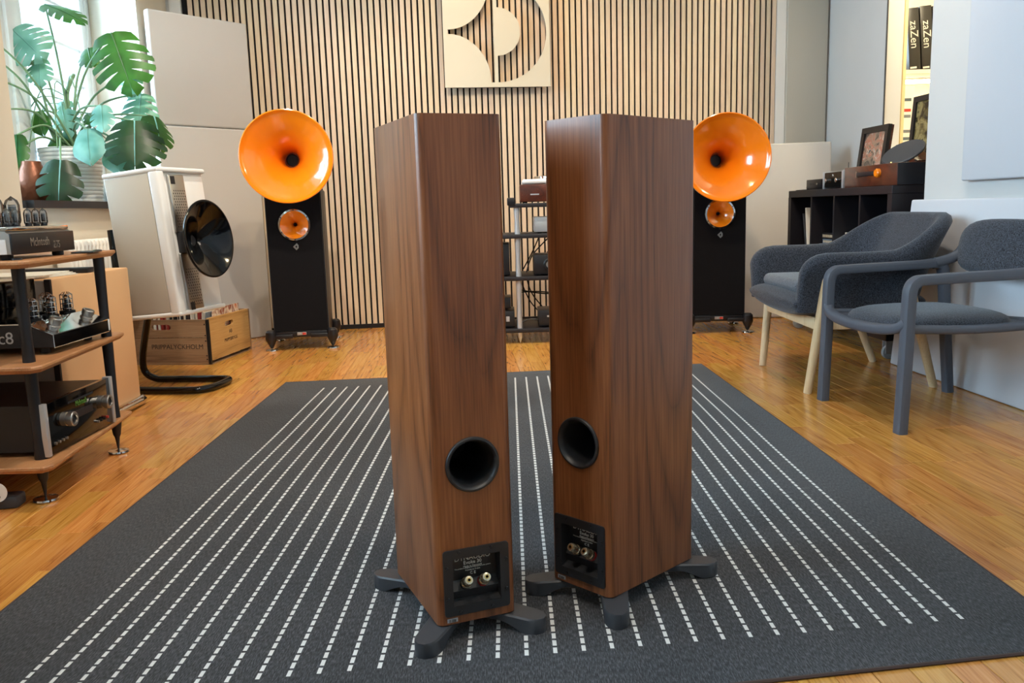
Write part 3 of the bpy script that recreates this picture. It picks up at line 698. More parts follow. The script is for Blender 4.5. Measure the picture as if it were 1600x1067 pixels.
MB().lathe([(0,0),(.05,0),(.058,.01),(.068,.06),(.07,.10),(.062,.15),(.045,.185),(.042,.20),(.037,.20),(.04,.18),(.0,.17)],40).build('body','copper_vase',v,60)

# --- white tilted loudspeaker with black horn on a bent tube stand
def white_speaker():
    ang=math.radians(-16)      # facing direction
    t=thing('studio_loudspeaker','white boxed loudspeaker with black round horn tilted back on a black tube stand','loudspeaker',(-1.441,3.586,0),ang)
    # local: +x facing direction, +y along front to the far side, box edge nearest the viewer at x=0,y=0
    tilt=math.radians(-5.0); B=T(0,0,.37)@RY(tilt)
    W_,D_,H_=.317,.27,.632
    MB().box(-D_+.004,.0,.0,W_,.004,H_-.004,M=B,b=.004).build('body','white_lacquer',t)
    for y0,y1 in ((-.005,.003),(W_-.003,W_+.005)): MB().box(-D_+.010,-.034,y0,y1,.016,H_-.020,M=B,b=.003).build('side_panel','grey_cloth',t)
    MB().box(-D_,.016,-.007,W_+.007,H_-.018,H_+.004,M=B,b=.009,seg=4).build('top_rim','white_lacquer',t)
    MB().box(-D_,.016,-.007,W_+.007,-.006,.016,M=B,b=.009,seg=4).build('bottom_rim','white_lacquer',t)
    MB().box(-.036,.016,-.007,.040,.0,H_-.01,M=B,b=.012,seg=4).build('front_edge','white_lacquer',t)
    # perforated metal strip on the front, in two lengths above and below the horn neck
    for z0,z1 in ((.355,.605),(.012,.265)):
        s=MB().box(.0,.014,.062,.168,z0,z1,M=B,b=.006,seg=3).build('perforated_strip','brushed',t)
        hm=MB()
        for r in range(int((z1-z0-.075)/.012)):
            for c in range(6): hm.box(.0138,.0146,.078+c*.014+(.006 if r%2 else 0),.082+c*.014+(.006 if r%2 else 0),z0+.02+r*.012,z0+.026+r*.012,M=B)
        ho=hm.build('perforation','black_satin',s,0); ho['kind']='stuff'
        zz=z1-.03 if z0>.3 else z0+.012
        MB().box(.0138,.0152,.074,.102,zz-.012,zz+.022,M=B).build('badge','black_satin',s,0)
    MB().box(-.01,.045,.072,.158,.262,.358,M=B,b=.008).build('horn_mount','black_satin',t)
    Hm=B@T(.135,.115,.312)@RY(PI/2)
    MB().lathe([(.02,-.10)]+horn_profile(.02,.160,.10,18,1.9)+[(.166,.002),(.170,.0),(.170,-.005),(.162,-.010),(.12,-.035),(.06,-.075),(.036,-.10),(.036,-.125)],64,Hm).build('horn','black_gloss',t,60)
    MB().lathe([(.0205,-.096),(0,-.098)],24,Hm).build('horn_throat','black_felt',t)
    # stand: one bent tube (world floor points turned into local ones)
    R=RZ(-ang); o=Vector((-1.441,3.586,0)); Lc=lambda x,y,z: tuple(R@(Vector((x,y,z))-o))
    pts=[(-1.655,3.795,.385),(-1.765,3.93,.16),(-1.785,3.97,.06),(-1.735,3.965,.022),(-1.66,3.955,.018),(-1.42,3.93,.018),(-1.365,3.915,.018),(-1.352,3.86,.018),(-1.372,3.74,.018),(-1.41,3.685,.018),(-1.47,3.675,.018),(-1.66,3.70,.018),(-1.715,3.71,.024),(-1.755,3.715,.06),(-1.765,3.735,.14),(-1.765,3.75,.45),(-1.785,3.775,.74)]
    Q=[]
    for i,p in enumerate(pts): Q.append(Lc(*p))
    MB().tube(Q,.0165,14,sub=4).build('tube_stand','black_gloss',t)
white_speaker()

# --- wooden crate of records
cr=thing('record_crate','weathered wooden crate with stencilled letters and hand holes, filled with records','crate',(-1.623,4.413,0),math.radians(-8))
Wc,Dc,Hc,tk=.46,.50,.245,.016     # local x from -Wc to 0 (long side faces the viewer), y 0..Dc
def slot(cx,cz,l,h,n=8): return arc(cx+l/2-h/2,cz,h/2,h/2,-90,90,n)+arc(cx-l/2+h/2,cz,h/2,h/2,90,270,n)
side=MB(); side.holed([(-Wc,.150),(0,.150),(0,Hc),(-Wc,Hc)],[slot(-.27,.205,.11,.03)],0,tk,T(0,tk,0)@RX(PI/2)); side.build('side_board','crate_wood',cr,0)
MB().box(-Wc,0,0,tk,.018,.147).build('side_board','crate_wood',cr,0); MB().box(-Wc,0,.0,tk,.002,.016).build('side_board','crate_wood',cr,0)
MB().box(-Wc,0,Dc-tk,Dc,.002,Hc).build('side_board','crate_wood',cr,0)
end=MB(); end.holed([(tk,.02),(Dc-tk,.02),(Dc-tk,Hc),(tk,Hc+.006)],[slot(.24,.195,.10,.028)],-tk,0,basis((0,0,0),(0,1,0),(0,0,1),(1,0,0))); end.build('end_board','crate_end',cr,0)
end=MB(); end.box(-Wc,-Wc+tk,tk,Dc-tk,.02,Hc).build('end_board','crate_end',cr,0); MB().box(-Wc,0,0,Dc,.0,.004).build('bottom_board','crate_wood',cr,0)
MB().box(-.012,.003,-.002,.012,.004,Hc).build('corner_iron','dark_metal',cr,0)
for bz in (.03,.05,.13,.16,.22): 
    MB().lathe([(.004,0),(.003,.002),(0,.002)],8,T(-.02,0,bz)@RX(PI/2)).build('nail','dark_metal',cr); 
text('PRIPPALYCKHOLM',.036,'letter_black',cr,basis((-.185,-.0006,.098),(1,0,0),(0,0,1),(0,-1,0)),'stencil',.0003)
text('AB',.03,'letter_black',cr,basis((.0006,.25,.148),(0,1,0),(0,0,1),(1,0,0)),'stencil',.0003); text('PRIPPSBRYGG',.026,'letter_black',cr,basis((.0006,.25,.105),(0,1,0),(0,0,1),(1,0,0)),'stencil',.0003)
RC=['#c8beb0','#8b2f2a','#d9d4c8','#2a2a30','#51606e','#b9a98e','#e2ddd2','#3a2e2a','#a33b33','#70757c','#1c1c20','#cfc6b4']
for i,cn in enumerate(RC): plain('sleeve_%d'%i,cn,.55)
RCN=['cream','dark red','off-white','black','slate blue','sand','white','dark brown','red','grey','jet black','ivory']; recs=[]
x=-Wc+.03; k=0
while x<-.03:
    w=random.choice([.004,.005,.008,.011]); h=random.uniform(.262,.285)
    ci=random.randrange(12); cn_='orange and cream' if x>-.05 else RCN[ci]
    o=MB().box(-w/2,w/2,0,.31,0,h).build('record_sleeve','record_sleeve' if x>-.05 else 'sleeve_%d'%ci,None,0)
    R=RZ(math.radians(-8)); q=R@Vector((x,.10,0)); o.location=(-1.623+q.x,4.413+q.y,.006); o.rotation_euler=(0,math.radians(random.uniform(-1,3)),math.radians(-8))
    recs.append((o,cn_)); x+=w+.0045; k+=1

ORD=lambda i:'%d%s'%(i,'th' if 10<i%100<14 else {1:'st',2:'nd',3:'rd'}.get(i%10,'th'))
for i,(o,cn_) in enumerate(recs): tag(o,'%s record sleeve, %s from the left end of the wooden crate'%(cn_,ORD(i+1)),'record','records in the wooden crate')

# --- left equipment rack with three wooden shelves
RO=(-1.6,2.52,0)
rk=thing('equipment_rack','wooden three-shelf hi-fi rack with black tapered legs and metal floor discs','rack',RO)
def shelf_board(z):
    m=MB(); o=[(-.32,-.30),(-.30,-.325),(.31,-.325),(.325,-.30),(.262,.325),(.24,.335),(-.30,.335),(-.32,.31)]
    i=[(x*.965,y*.965) for x,y in o]; n=len(o)
    v=[(x,y,z-.020) for x,y in i]+[(x,y,z-.009) for x,y in o]+[(x,y,z-.003) for x,y in o]+[(x*.994,y*.994,z) for x,y in o]
    f=[tuple(range(n-1,-1,-1)),tuple(range(3*n,4*n))]
    for k in range(3): f+=[(k*n+j,k*n+(j+1)%n,(k+1)*n+(j+1)%n,(k+1)*n+j) for j in range(n)]
    m.add(v,f); return m.build('shelf_board','bamboo',rk,0)
ZS=(.685,.402,.124)
for z in ZS: shelf_board(z)
LEGS=((.257,-.239),(.246,.235),(-.25,-.239),(-.25,.235))
for lx,ly in LEGS:
    for a,b in ((ZS[1],ZS[0]-.02),(ZS[2],ZS[1]-.02)):
        MB().lathe([(.0,a),(.0165,a),(.0165,a+.01),(.0145,a+.06),(.0175,b),(.0,b)],18,T(lx,ly,0)).build('leg','black_satin',rk)
    MB().lathe([(0,ZS[0]),(.014,ZS[0]),(.013,ZS[0]+.005),(0,ZS[0]+.006)],16,T(lx,ly,0)).build('leg_cap','black_satin',rk)
    s=MB().lathe([(.0,.014),(.003,.016),(.008,.055),(.0125,.065),(.018,.104),(0,.104)],18,T(lx,ly,0)).build('spike_foot','black_satin',rk)
    MB().lathe([(0,0),(.030,0),(.034,.004),(.033,.009),(.012,.012),(.005,.015),(0,.015)],28,T(lx,ly,0)).build('floor_disc','chrome',s)
def vac_tube(parent,x,y,z,r,h):
    b=MB().lathe([(0,z),(r*.8,z),(r*.8,z+h*.18),(r*.5,z+h*.2)],12,T(x,y,0)); b.box(-r*.42,r*.42,-r*.3,r*.3,z+h*.22,z+h*.66,M=T(x,y,0)); b.lathe([(r*.5,z+h*.68),(r*.5,z+h*.71)],10,T(x,y,0),True,True); b.lathe([(r*.3,z+h*.84),(r*.12,z+h*.9)],10,T(x,y,0),True,True)
    t=b.build('vacuum_tube','dark_metal',parent); MB().lathe([(r*.88,z+h*.1),(r,z+h*.2),(r,z+h*.7),(r*.75,z+h*.86),(r*.25,z+h*.95),(0,z+h)],16,T(x,y,0)).build('glass_envelope','tube_glass',t); return t
FX=lambda x,y,z: basis((x,y,z),(0,1,0),(0,0,1),(1,0,0))        # writing on a face that looks to +x
# top: valve power amplifier
AO=(-1.345,2.262,ZS[0])
am=thing('valve_amplifier','vintage valve amplifier with black nameplate and glass tubes on the top shelf','amplifier',AO)
m=MB(); sec=[(0,.016),(0,.068),(-.012,.078),(-.43,.078),(-.43,.016)]
v=[(x,y,z) for y in (0,.325) for x,z in sec]; n=5; m.add(v,[tuple(range(4,-1,-1)),tuple(range(5,10))]+[(i,(i+1)%n,n+(i+1)%n,n+i) for i in range(n)]); m.build('chassis','brushed',am,0)
np_=MB().box(-.002,.006,.0,.325,.014,.072,b=.002).build('nameplate_panel','black_satin',am)
text("McIntosh",.034,'brushed',np_,FX(.0068,.135,.045)@Matrix.Diagonal((.78,1,1,1))); text('275',.030,'brushed',np_,FX(.0068,.222,.034)@Matrix.Diagonal((.8,1,1,1)))
MB().box(-.42,-.006,.004,.321,.078,.090,b=.003).build('top_deck','chrome',am)
MB().box(-.38,-.01,-.004,.0,.016,.056,b=.001).build('end_plate','white_lacquer',am,0)
for y in (.16,.175,.19): pass
for x,y in ((-.04,.17),(-.04,.21),(-.04,.25),(-.045,.03),(-.045,.075),(-.045,.115)): vac_tube(am,x,y,.09,.0115,.052)
for x,y in ((-.10,.04),(-.10,.12),(-.10,.20),(-.17,.06)): vac_tube(am,x,y,.09,.021,.088)
MB().box(-.33,-.21,.19,.31,.09,.20,b=.015,seg=3).build('transformer_cover','black_brown',am); MB().box(-.33,-.21,.04,.16,.09,.19,b=.015,seg=3).build('transformer_cover','black_brown',am)
for x,y in ((-.03,.03),(-.03,.29),(-.40,.03),(-.40,.29)): MB().cyl(.016,0,.016,14,T(x,y,0),b=.002).build('foot','rubber',am)
pl_=MB().box(-.02,.045,.0,.10,0,.004,b=.0015).build('leaflet','black_satin',None,0); pl_.location=(-1.34,2.60,ZS[0]+.001); pl_.rotation_euler=(0,0,.2); tag(pl_,'flat black leaflet lying at the far end of the top shelf','leaflet')
# middle: valve preamplifier with sloping chrome panel
PO=(-1.335,2.40,ZS[1])
pa=thing('valve_preamplifier','black and chrome valve preamplifier with caged tubes and two knobs on the middle shelf','amplifier',PO)
m=MB(); sec=[(0,.02),(0,.058),(-.075,.090),(-.36,.090),(-.36,.02)]
v=[(x,y,z) for y in (0.004,.336) for x,z in sec]; m.add(v,[tuple(range(4,-1,-1)),tuple(range(5,10))]+[(i,(i+1)%n,n+(i+1)%n,n+i) for i in range(n)]); m.build('chassis','black_gloss',pa,0)
m=MB(); sec=[(.001,.060),(-.075,.092),(-.36,.092),(-.36,.089),(-.075,.089),(.0,.057)]; n6=6
v=[(x,y,z) for y in (0.002,.338) for x,z in sec]; m.add(v,[tuple(range(5,-1,-1)),tuple(range(6,12))]+[(i,(i+1)%n6,n6+(i+1)%n6,n6+i) for i in range(n6)]); m.build('chrome_panel','chrome',pa,0)
m=MB(); sec=[(-.001,.022),(-.001,.056),(-.076,.0875),(-.36,.0875),(-.36,.022)]
v=[(x,y,z) for y in (0,.004) for x,z in sec]; m.add(v,[tuple(range(4,-1,-1)),tuple(range(5,10))]+[(i,(i+1)%n,n+(i+1)%n,n+i) for i in range(n)]); sp=m.build('side_plate','navy_black',pa,0)
text('c8',.05,'silver_paint',sp,basis((-.138,-.0008,.050),(1,0,0),(0,0,1),(0,-1,0)))
MB().tube([(0.001,0,.02),(0.001,0,.058),(-.075,0,.091)],.0016,6).tube([(0.001,0,.02),(0.001,.336,.02)],.0012,6).build('trim_line','chrome',pa)
MB().box(-.02,.002,.336,.346,.022,.06,b=.003).build('end_cap','white_lacquer',pa)
sl=math.atan2(.032,.075)
for y in (.075,.27):
    M=T(-.036,y,.0765)@RY(PI/2-(PI/2-sl)*1.0) if False else T(-.036,y,.075)@RY(.40)
    k=MB().lathe([(.019,0),(.019,.004),(.016,.006),(.016,.012),(.0185,.013),(.0185,.026),(.017,.028),(.0125,.028),(.0115,.022),(0,.022)],28,M).build('knob','brushed',pa)
    MB().box(-.012,.012,-.0015,.0015,.022,.0275,M=M).build('pointer','brushed',k,0)
def caged(x,y):
    t=MB().lathe([(0,.092),(.024,.092),(.024,.098),(.014,.10),(.013,.125),(0,.126)],18,T(x,y,0)).build('tube_socket','black_satin',pa)
    c=MB()
    for z in (.106,.121,.136,.150): c.tube([(x+.019*math.cos(2*PI*k/18),y+.019*math.sin(2*PI*k/18),z) for k in range(18)],.0011,5,closed=True,up=(0,0,1))
    for k in range(8):
        a=2*PI*k/8; c.tube([(x+.019*math.cos(a),y+.019*math.sin(a),.098),(x+.019*math.cos(a),y+.019*math.sin(a),.150),(x+.008*math.cos(a),y+.008*math.sin(a),.158)],.0011,5)
    c.build('wire_cage','chrome',t); vac_tube(t,x,y,.099,.012,.052)
for x,y in ((-.105,.29),(-.105,.19),(-.105,.09),(-.17,.29)): caged(x,y)
MB().box(-.33,-.205,.06,.30,.092,.205,b=.004).build('transformer_housing','black_gloss',pa); 
for x,y in ((-.05,.04),(-.05,.29),(-.32,.04),(-.32,.29)): MB().cyl(.014,0,.02,14,T(x,y,0),b=.002).build('foot','rubber',pa)
# bottom: disc player / integrated amplifier with black glass front
DO=(-1.318,2.275,ZS[2])
dp=thing('integrated_amplifier','black glass-fronted amplifier with two round knobs and silver ends on the bottom shelf','amplifier',DO)
MB().box(-.40,-.016,.02,.385,.014,.150,b=.002).build('case','black_satin',dp,0)
gp=MB().box(-.016,.0,.015,.39,.006,.155,b=.002).build('glass_front','black_gloss',dp)
for y in (.0,.390): MB().box(-.022,.004,y,y+.016,.004,.157,b=.002).build('end_bar','silver_paint',dp)
for y in (.095,.315):
    k=MB().lathe([(.020,0),(.020,.014),(.017,.016),(.017,.019),(.0215,.020),(.0215,.034),(.020,.036),(.015,.036),(.014,.031),(0,.031)],28,T(0,y,.092)@RY(PI/2)).build('knob','brushed',dp); MB().lathe([(0,.0315),(.0135,.0315)],20,T(0,y,.092)@RY(PI/2)).build('knob_face','black_gloss',k)
text('McIntosh',.024,'green_ink',gp,FX(.0006,.205,.118)@Matrix.Diagonal((.75,1,1,1)))
MB().box(-.001,.0008,.15,.27,.075,.098).build('display','navy_black',gp,0)
for y in (.04,.06,.08,.10,.29,.31,.33,.35): MB().cyl(.0045,0,.006,12,T(0,y,.034)@RY(PI/2)).build('button','brushed' if y<.3 else 'red_label' if y>.33 else 'dark_metal',gp)
MB().box(-.002,.0008,.13,.28,.128,.134).build('disc_slot','black_felt',gp,0)
for x,y in ((-.05,.05),(-.05,.36),(-.36,.05),(-.36,.36)): MB().cyl(.016,0,.014,14,T(x,y,0),b=.002).build('foot','rubber',dp)
# floor box with a round white tag under the rack
fb=thing('power_strip','dark grey floor box with a round white tag beneath the rack','power box',(-1.50,2.235,0),.12)
MB().box(-.2,.11,-.03,.03,0,.035,b=.008).build('body','foot_grey',fb)
tg=MB().cyl(.028,0,.002,28,T(.062,-.034,.052)@RX(PI/2)).build('tag','white_matt',fb); text('zy',.02,'green_ink',tg,basis((.062,-.0365,.056),(1,0,0),(0,0,1),(0,-1,0)),depth=.0003); text('energy',.008,'letter_black',tg,basis((.062,-.0365,.040),(1,0,0),(0,0,1),(0,-1,0)),depth=.0003)

# --- tan cabinet with chrome base behind the rack
tb=thing('tan_cabinet','tan box-shaped cabinet with a chrome base rail between rack and white loudspeaker','cabinet',(-1.60,2.90,0))
MB().box(-.34,0,.0,.60,.035,.588,b=.006).build('body','tan_leatherette',tb)
MB().box(-.34,-.02,-.006,.002,.04,.583).build('shaded_end','tan_shaded',tb,0); MB().box(-.02,.002,-.008,.004,.035,.588,b=.002).build('corner_post','black_brown',tb,0)  # grey sheet on the near end: shade put into the colour
MB().tube([(.006,0,.022),(.006,.5,.022),(.004,.58,.022),(-.03,.61,.022),(-.30,.61,.022)],.020,12,sub=4).build('chrome_rail','chrome',tb)
ps=thing('paper_stack','loose pale papers lying on the tan cabinet','papers',(-1.78,3.0,.589))
for k in range(4): MB().box(-.13,.13,-.10,.16,k*.003,k*.003+.0025,M=RZ(.12*k-.2)).build('sheet','paper',ps,0)
MB().box(-.10,.17,.18,.24,.0,.02,b=.003).build('black_tray','black_satin',ps)

# --- centre rack behind the walnut loudspeakers
CO=(.34,5.03,0)
ck=thing('hifi_rack','black open rack with silver posts behind the walnut loudspeakers','rack',CO)
for k,(z,x0) in enumerate(((.812,-.335),(.637,-.62),(.394,-.62),(.09,-.62))): MB().box(x0,.32,-.23,.21,z-.024,z,b=.004).build('shelf','black_brown',ck)
for px in (-.29,.27):
    for py in (-.20,.18):
        for a,b in ((.637,.788),(.394,.613),(.09,.37)): MB().lathe([(0,a),(.016,a),(.013,(a+b)/2),(.018,b),(0,b)],16,T(px,py,0)).build('post','silver_paint',ck)
        MB().lathe([(0,0),(.002,.002),(.010,.03),(.013,.034),(.015,.066),(0,.066)],16,T(px,py,0)).build('spike_foot','silver_paint',ck)
MB().box(-.345,-.30,-.235,-.19,.80,.845,b=.006).build('corner_block','black_satin',ck)
for i,pth in enumerate(([(-.10,.10,.60),(-.20,.06,.50),(-.24,.02,.40)],[(-.04,.10,.60),(-.12,.06,.50),(-.2,.02,.40)],[(-.16,.10,.6),(-.2,.05,.52),(-.26,.0,.42)],[(-.02,.1,.79),(-.06,.1,.7),(-.08,.1,.64)],[(-.08,.1,.79),(-.1,.1,.7),(-.13,.1,.64)],[(-.28,.05,.36),(-.22,.02,.22),(-.12,.0,.11)],[(-.24,.1,.36),(-.2,.08,.25),(-.08,.02,.11)],[(-.3,0,.30),(-.1,-.02,.27),(.12,.05,.31)],[(-.3,0,.28),(-.15,-.04,.285),(.1,.0,.24)],[(-.28,-.1,.11),(-.22,-.1,.13),(-.14,-.1,.11)])):
    MB().tube([(x,y,z) for x,y,z in pth],.004,6,sub=6).build('cable','black_satin',ck)
def gear(name,label,cat,x,y,z,w,d,h,mat,fm=None):
    t=thing(name,label,cat,(x,y,z)); MB().box(-w/2,w/2,-d/2,d/2,.008,h,b=.004).build('case',mat,t)
    for fx in (-1,1):
        for fy in (-1,1): MB().cyl(.012,0,.008,10,T(fx*(w/2-.03),fy*(d/2-.03),0)).build('foot','rubber',t)
    return t
tt=gear('turntable','turntable with dark red wooden plinth and silver deck on the centre rack','turntable',.30,5.02,.812,.46,.36,.105,'case_wood')
MB().box(-.215,.215,-.17,.17,.108,.135,b=.012,seg=3).build('deck','white_lacquer',tt); MB().lathe([(0,.135),(.14,.135),(.145,.14),(.145,.150),(.14,.155),(0,.155)],40,T(0,0,0)).build('platter','chrome',tt)
MB().box(-.17,-.12,-.1805,-.1795,.045,.052).build('nameplate','silver_paint',tt,0); MB().tube([(.17,.12,.17),(.18,.0,.175),(.12,-.10,.165)],.005,8,sub=4).build('tonearm','chrome',tt)
g=gear('silver_preamp','flat silver-grey unit on the second shelf of the centre rack','hi-fi unit',.33,5.0,.637,.36,.28,.095,'silver_paint')
g=gear('phono_stage','black unit with a large round dial on the third shelf of the centre rack','hi-fi unit',.32,4.96,.394,.36,.26,.12,'black_satin'); MB().lathe([(0,0),(.035,0),(.035,.012),(.03,.016),(0,.016)],24,T(-.09,-.13,.065)@RX(PI/2)).build('dial','dark_metal',g); MB().lathe([(.020,.016),(.020,.02),(0,.02)],20,T(-.09,-.13,.065)@RX(PI/2)).build('dial_cap','brushed',g)
g=gear('power_supply','small black box with a silver badge on the lowest shelf of the centre rack','hi-fi unit',.27,4.95,.09,.22,.22,.10,'black_satin'); MB().box(-.06,-.01,-.112,-.109,.06,.07).build('badge','silver_paint',g,0)
g=gear('streamer_box','black upright box left of the silver post on the third shelf','hi-fi unit',-.06,4.98,.394,.12,.26,.19,'black_satin')
g=gear('amplifier_block','black box left of the silver post on the lowest shelf','hi-fi unit',-.06,4.96,.09,.16,.24,.10,'black_satin'); MB().box(.03,.05,-.122,-.12,.04,.07).build('badge','silver_paint',g,0)
g=gear('adapter_box','black box stacked on another at the lowest shelf of the centre rack','hi-fi unit',-.07,4.98,.195,.14,.2,.07,'black_satin')

# --- black shelf unit on castors
KA=math.radians(93.75); KO=(1.80,3.95,0)
kx=thing('shelf_unit','black-brown cube shelf unit on castors in the right corner','shelf',KO,KA)
KL,KD,K0,K1=1.22,.38,.10,.84
MB().box(0,KL,-KD,0,K1-.04,K1,b=.003).build('top_board','black_brown',kx,0); MB().box(0,KL,-KD,0,K0,K0+.04,b=.003).build('bottom_board','black_brown',kx,0)
for x in (0,KL-.04): MB().box(x,x+.04,-KD,0,K0+.04,K1-.04).build('side_board','black_brown',kx,0)
cw=(KL-.08-.048)/4
for k in range(1,4): x=.04+k*cw+(k-1)*.016; MB().box(x,x+.016,-KD+.01,-.004,K0+.04,K1-.04).build('divider','black_brown',kx,0)
KM=.462; MB().box(.04,KL-.04,-KD+.01,-.004,KM-.016,KM).build('middle_shelf','black_brown',kx,0); MB().box(.0,KL,-KD-.004,-KD,K0,K1).build('back_panel','black_brown',kx,0)
for x in (.07,KL-.07):
    for y in (-.05,-KD+.05):
        c=MB().box(x-.03,x+.03,y-.03,y+.03,K0-.004,K0).box(x-.018,x-.014,y-.02,y+.02,.03,K0-.006).box(x+.014,x+.018,y-.02,y+.02,.03,K0-.006).cyl(.012,K0-.02,K0-.003,10,T(x,y,0)).build('castor','silver_paint',kx,30)
        MB().lathe([(0,-.012),(.020,-.012),(.033,-.010),(.035,-.006),(.035,.006),(.033,.010),(.020,.012),(0,.012)],24,T(x,y-.004,.035)@RY(PI/2)).build('wheel','wheel_grey',c)
def kt(name,label,cat,l,d,z=K1,rz=0.0,group=None):
    q=RZ(KA)@Vector((l,-d,0)); return thing(name,label,cat,(KO[0]+q.x,KO[1]+q.y,z),KA+rz,group)
# local x = away from the viewer along the unit, local -y = towards the wall
c=kt('record_player_case','brown wooden case with a strap handle and orange knob on the shelf unit','case',.0,.02)
MB().box(0,.53,-.22,0,.0,.105,b=.004).build('body','case_wood',c); MB().box(-.003,.0,-.218,-.002,.002,.103).build('end_face','navy_black',c,0)
MB().box(.20,.38,0,.010,.052,.074,b=.004).build('handle','black_brown',c); MB().lathe([(0,0),(.022,0),(.022,.012),(.016,.018),(0,.018)],24,T(.17,.0,.063)@RX(-PI/2)).build('knob','orange_gloss',c); MB().box(.385,.40,0,.004,.048,.08).build('latch','brushed',c,0)
MB().cyl(.008,0,.006,14,T(.09,-.02,.105)).build('lid_stud','gold',c)
c=kt('mini_amplifier','small black amplifier with silver side plates on the shelf unit','amplifier',.555,.03)
MB().box(.02,.225,-.16,0,.004,.090,b=.002).build('case','black_satin',c); MB().box(.02,.225,0,.004,.008,.088).build('glass_front','black_gloss',c,0)
for x in (0,.228): MB().box(x,x+.02,-.16,.006,0,.095,b=.003).build('side_plate','silver_paint',c)
for x in (.06,.185): MB().lathe([(0,0),(.012,0),(.012,.014),(.009,.016),(0,.016)],18,T(x,.004,.045)@RX(-PI/2)).build('knob','chrome',c)
MB().tube([(.12,-.08,.09),(.12,-.08,.14)],.002,6).build('aerial','black_satin',c); text('Mc',.016,'letter_white',c,basis((.122,.0048,.072),(-1,0,0),(0,0,1),(0,1,0)),depth=.0003)
c=kt('network_box','low black box on a thin mat at the far end of the shelf unit','hi-fi unit',.88,.05,K1+.005)
MB().box(0,.20,-.14,0,0,.055,b=.003).build('case','black_satin',c); MB().cyl(.006,0,.004,12,T(.05,0,.028)@RX(-PI/2)).build('button','brushed',c); MB().box(.10,.15,0,.0008,.022,.034).build('display','navy_black',c,0)
c=kt('black_mat','thin black mat under the low box on the shelf unit','mat',.86,.02); MB().box(0,.30,-.2,0,0,.004,b=.001).build('sheet','black_felt',c,0)
c=kt('framed_picture','black framed picture with a reddish figure print leaning on the shelf unit','picture',.66,.30,K1,.0)
M=RX(math.radians(7)); fo=MB(); fo.holed([(0,0),(.30,0),(.30,.34),(0,.34)],[[(.032,.032),(.268,.032),(.268,.308),(.032,.308)]],0,.02,M@basis((.30,0,0),(-1,0,0),(0,0,1),(0,1,0))); fo.build('frame','black_satin',c,0)
MB().box(.03,.27,.004,.008,.03,.31,M=M).build('print','picture_print',c,0); MB().box(.002,.298,-.012,.003,.002,.338,M=M).build('backing','case_wood',c,0)
c=kt('wooden_box','small tilted red-brown wooden box on the shelf unit','box',.30,.25,K1)
MB().box(-.10,.12,-.05,.05,.07,.13,M=T(0,0,.04)@RY(math.radians(-24)),b=.004).build('body','case_wood',c); MB().box(-.09,.15,-.045,.045,0,.075,b=.003).build('base','black_satin',c)
c=kt('white_card','white card leaning against the small wooden box','card',.52,.16,K1)
MB().box(.0,.006,-.05,.05,0,.10,M=T(0,0,.012)@RY(math.radians(-16))).build('sheet','silver_paint',c,0); MB().box(-.02,.04,-.05,.05,0,.014,b=.002).build('stand','black_satin',c)
_d=Vector((.43,.90,0)).normalized(); _rr=Vector((_d.y,-_d.x,0)); _m=(_rr*.92+Vector((0,0,.39))).normalized(); _p=(_rr*-.39+Vector((0,0,.92))).normalized(); _q=(_p*.46+_d*.888).normalized(); _n=_m.cross(_q)
_K=RZ(-KA); DISCM=_K@basis((0,0,0),_m,_q,_n); DISCM=T(0,0,.05)@DISCM
c=kt('grey_disc','round dark grey disc propped at a slant on the wooden case','disc',.115,.11,K1+.105)
MB().lathe([(0,-.006),(.098,-.006),(.101,-.003),(.101,.003),(.098,.006),(0,.006)],48,DISCM).build('plate','foot_grey',c); MB().lathe([(0,0),(.03,0),(.012,.02),(.010,.045),(0,.045)],18).build('stem','black_satin',c)
c=kt('black_case','black box standing behind the brown case on the shelf unit','box',.02,.26,K1); MB().box(0,.24,-.10,0,0,.13,b=.004).build('body','navy_black',c); MB().box(.0,.24,-.1005,.0005,.098,.101).build('lid_seam','black_felt',c,0)
c=kt('framed_picture','black framed picture with a gold and black print against the right wall','picture',.02,.345,K1)
M=RX(math.radians(4)); fo=MB(); fo.holed([(0,0),(.475,0),(.475,.455),(0,.455)],[[(.028,.028),(.447,.028),(.447,.427),(.028,.427)]],0,.016,M@basis((.475,0,0),(-1,0,0),(0,0,1),(0,1,0))); fo.build('frame','black_satin',c,0); MB().box(.026,.449,.002,.006,.026,.429,M=M).build('print','picture_gold',c,0)
# things inside the shelf unit, standing on its middle shelf
c=kt('white_board','white sheet leaning upright in the far cell of the shelf unit','board',.99,.03,KM); MB().box(0,.008,-.30,0,0,.28,M=RY(math.radians(9)),b=.001).build('sheet','paper',c,0); MB().box(.008,.010,-.29,-.01,.01,.27,M=RY(math.radians(9))).build('liner','white_matt',c,0)
c=kt('grey_board','dark grey sheet leaning behind the white one in the shelf unit','board',1.03,.04,KM); MB().box(0,.01,-.30,0,0,.25,M=RY(math.radians(14)),b=.001).build('sheet','foot_grey',c,0); MB().box(.010,.012,-.29,-.01,.01,.24,M=RY(math.radians(14))).build('liner','black_felt',c,0)
for k,(w,hh) in enumerate(((.20,.036),(.19,.034),(.14,.028),(.15,.032))):
    z=KM+[0,.037,.072,.101][k]
    c=kt('patterned_box',['bottom','second from the bottom','third from the bottom','topmost'][k]+' of the dark patterned boxes stacked in the shelf unit','box',.70,.05,z,0,'patterned boxes in the shelf unit')
    MB().box(0,w,-.2,0,0,hh,b=.002).build('body','black_satin' if k!=2 else 'sleeve_4',c,0)
    for j in range(6): MB().box(.012+j*(w-.02)/6,.012+j*(w-.02)/6+.014,0,.0012,hh*.25,hh*.72).build('print','sleeve_5',c,0)
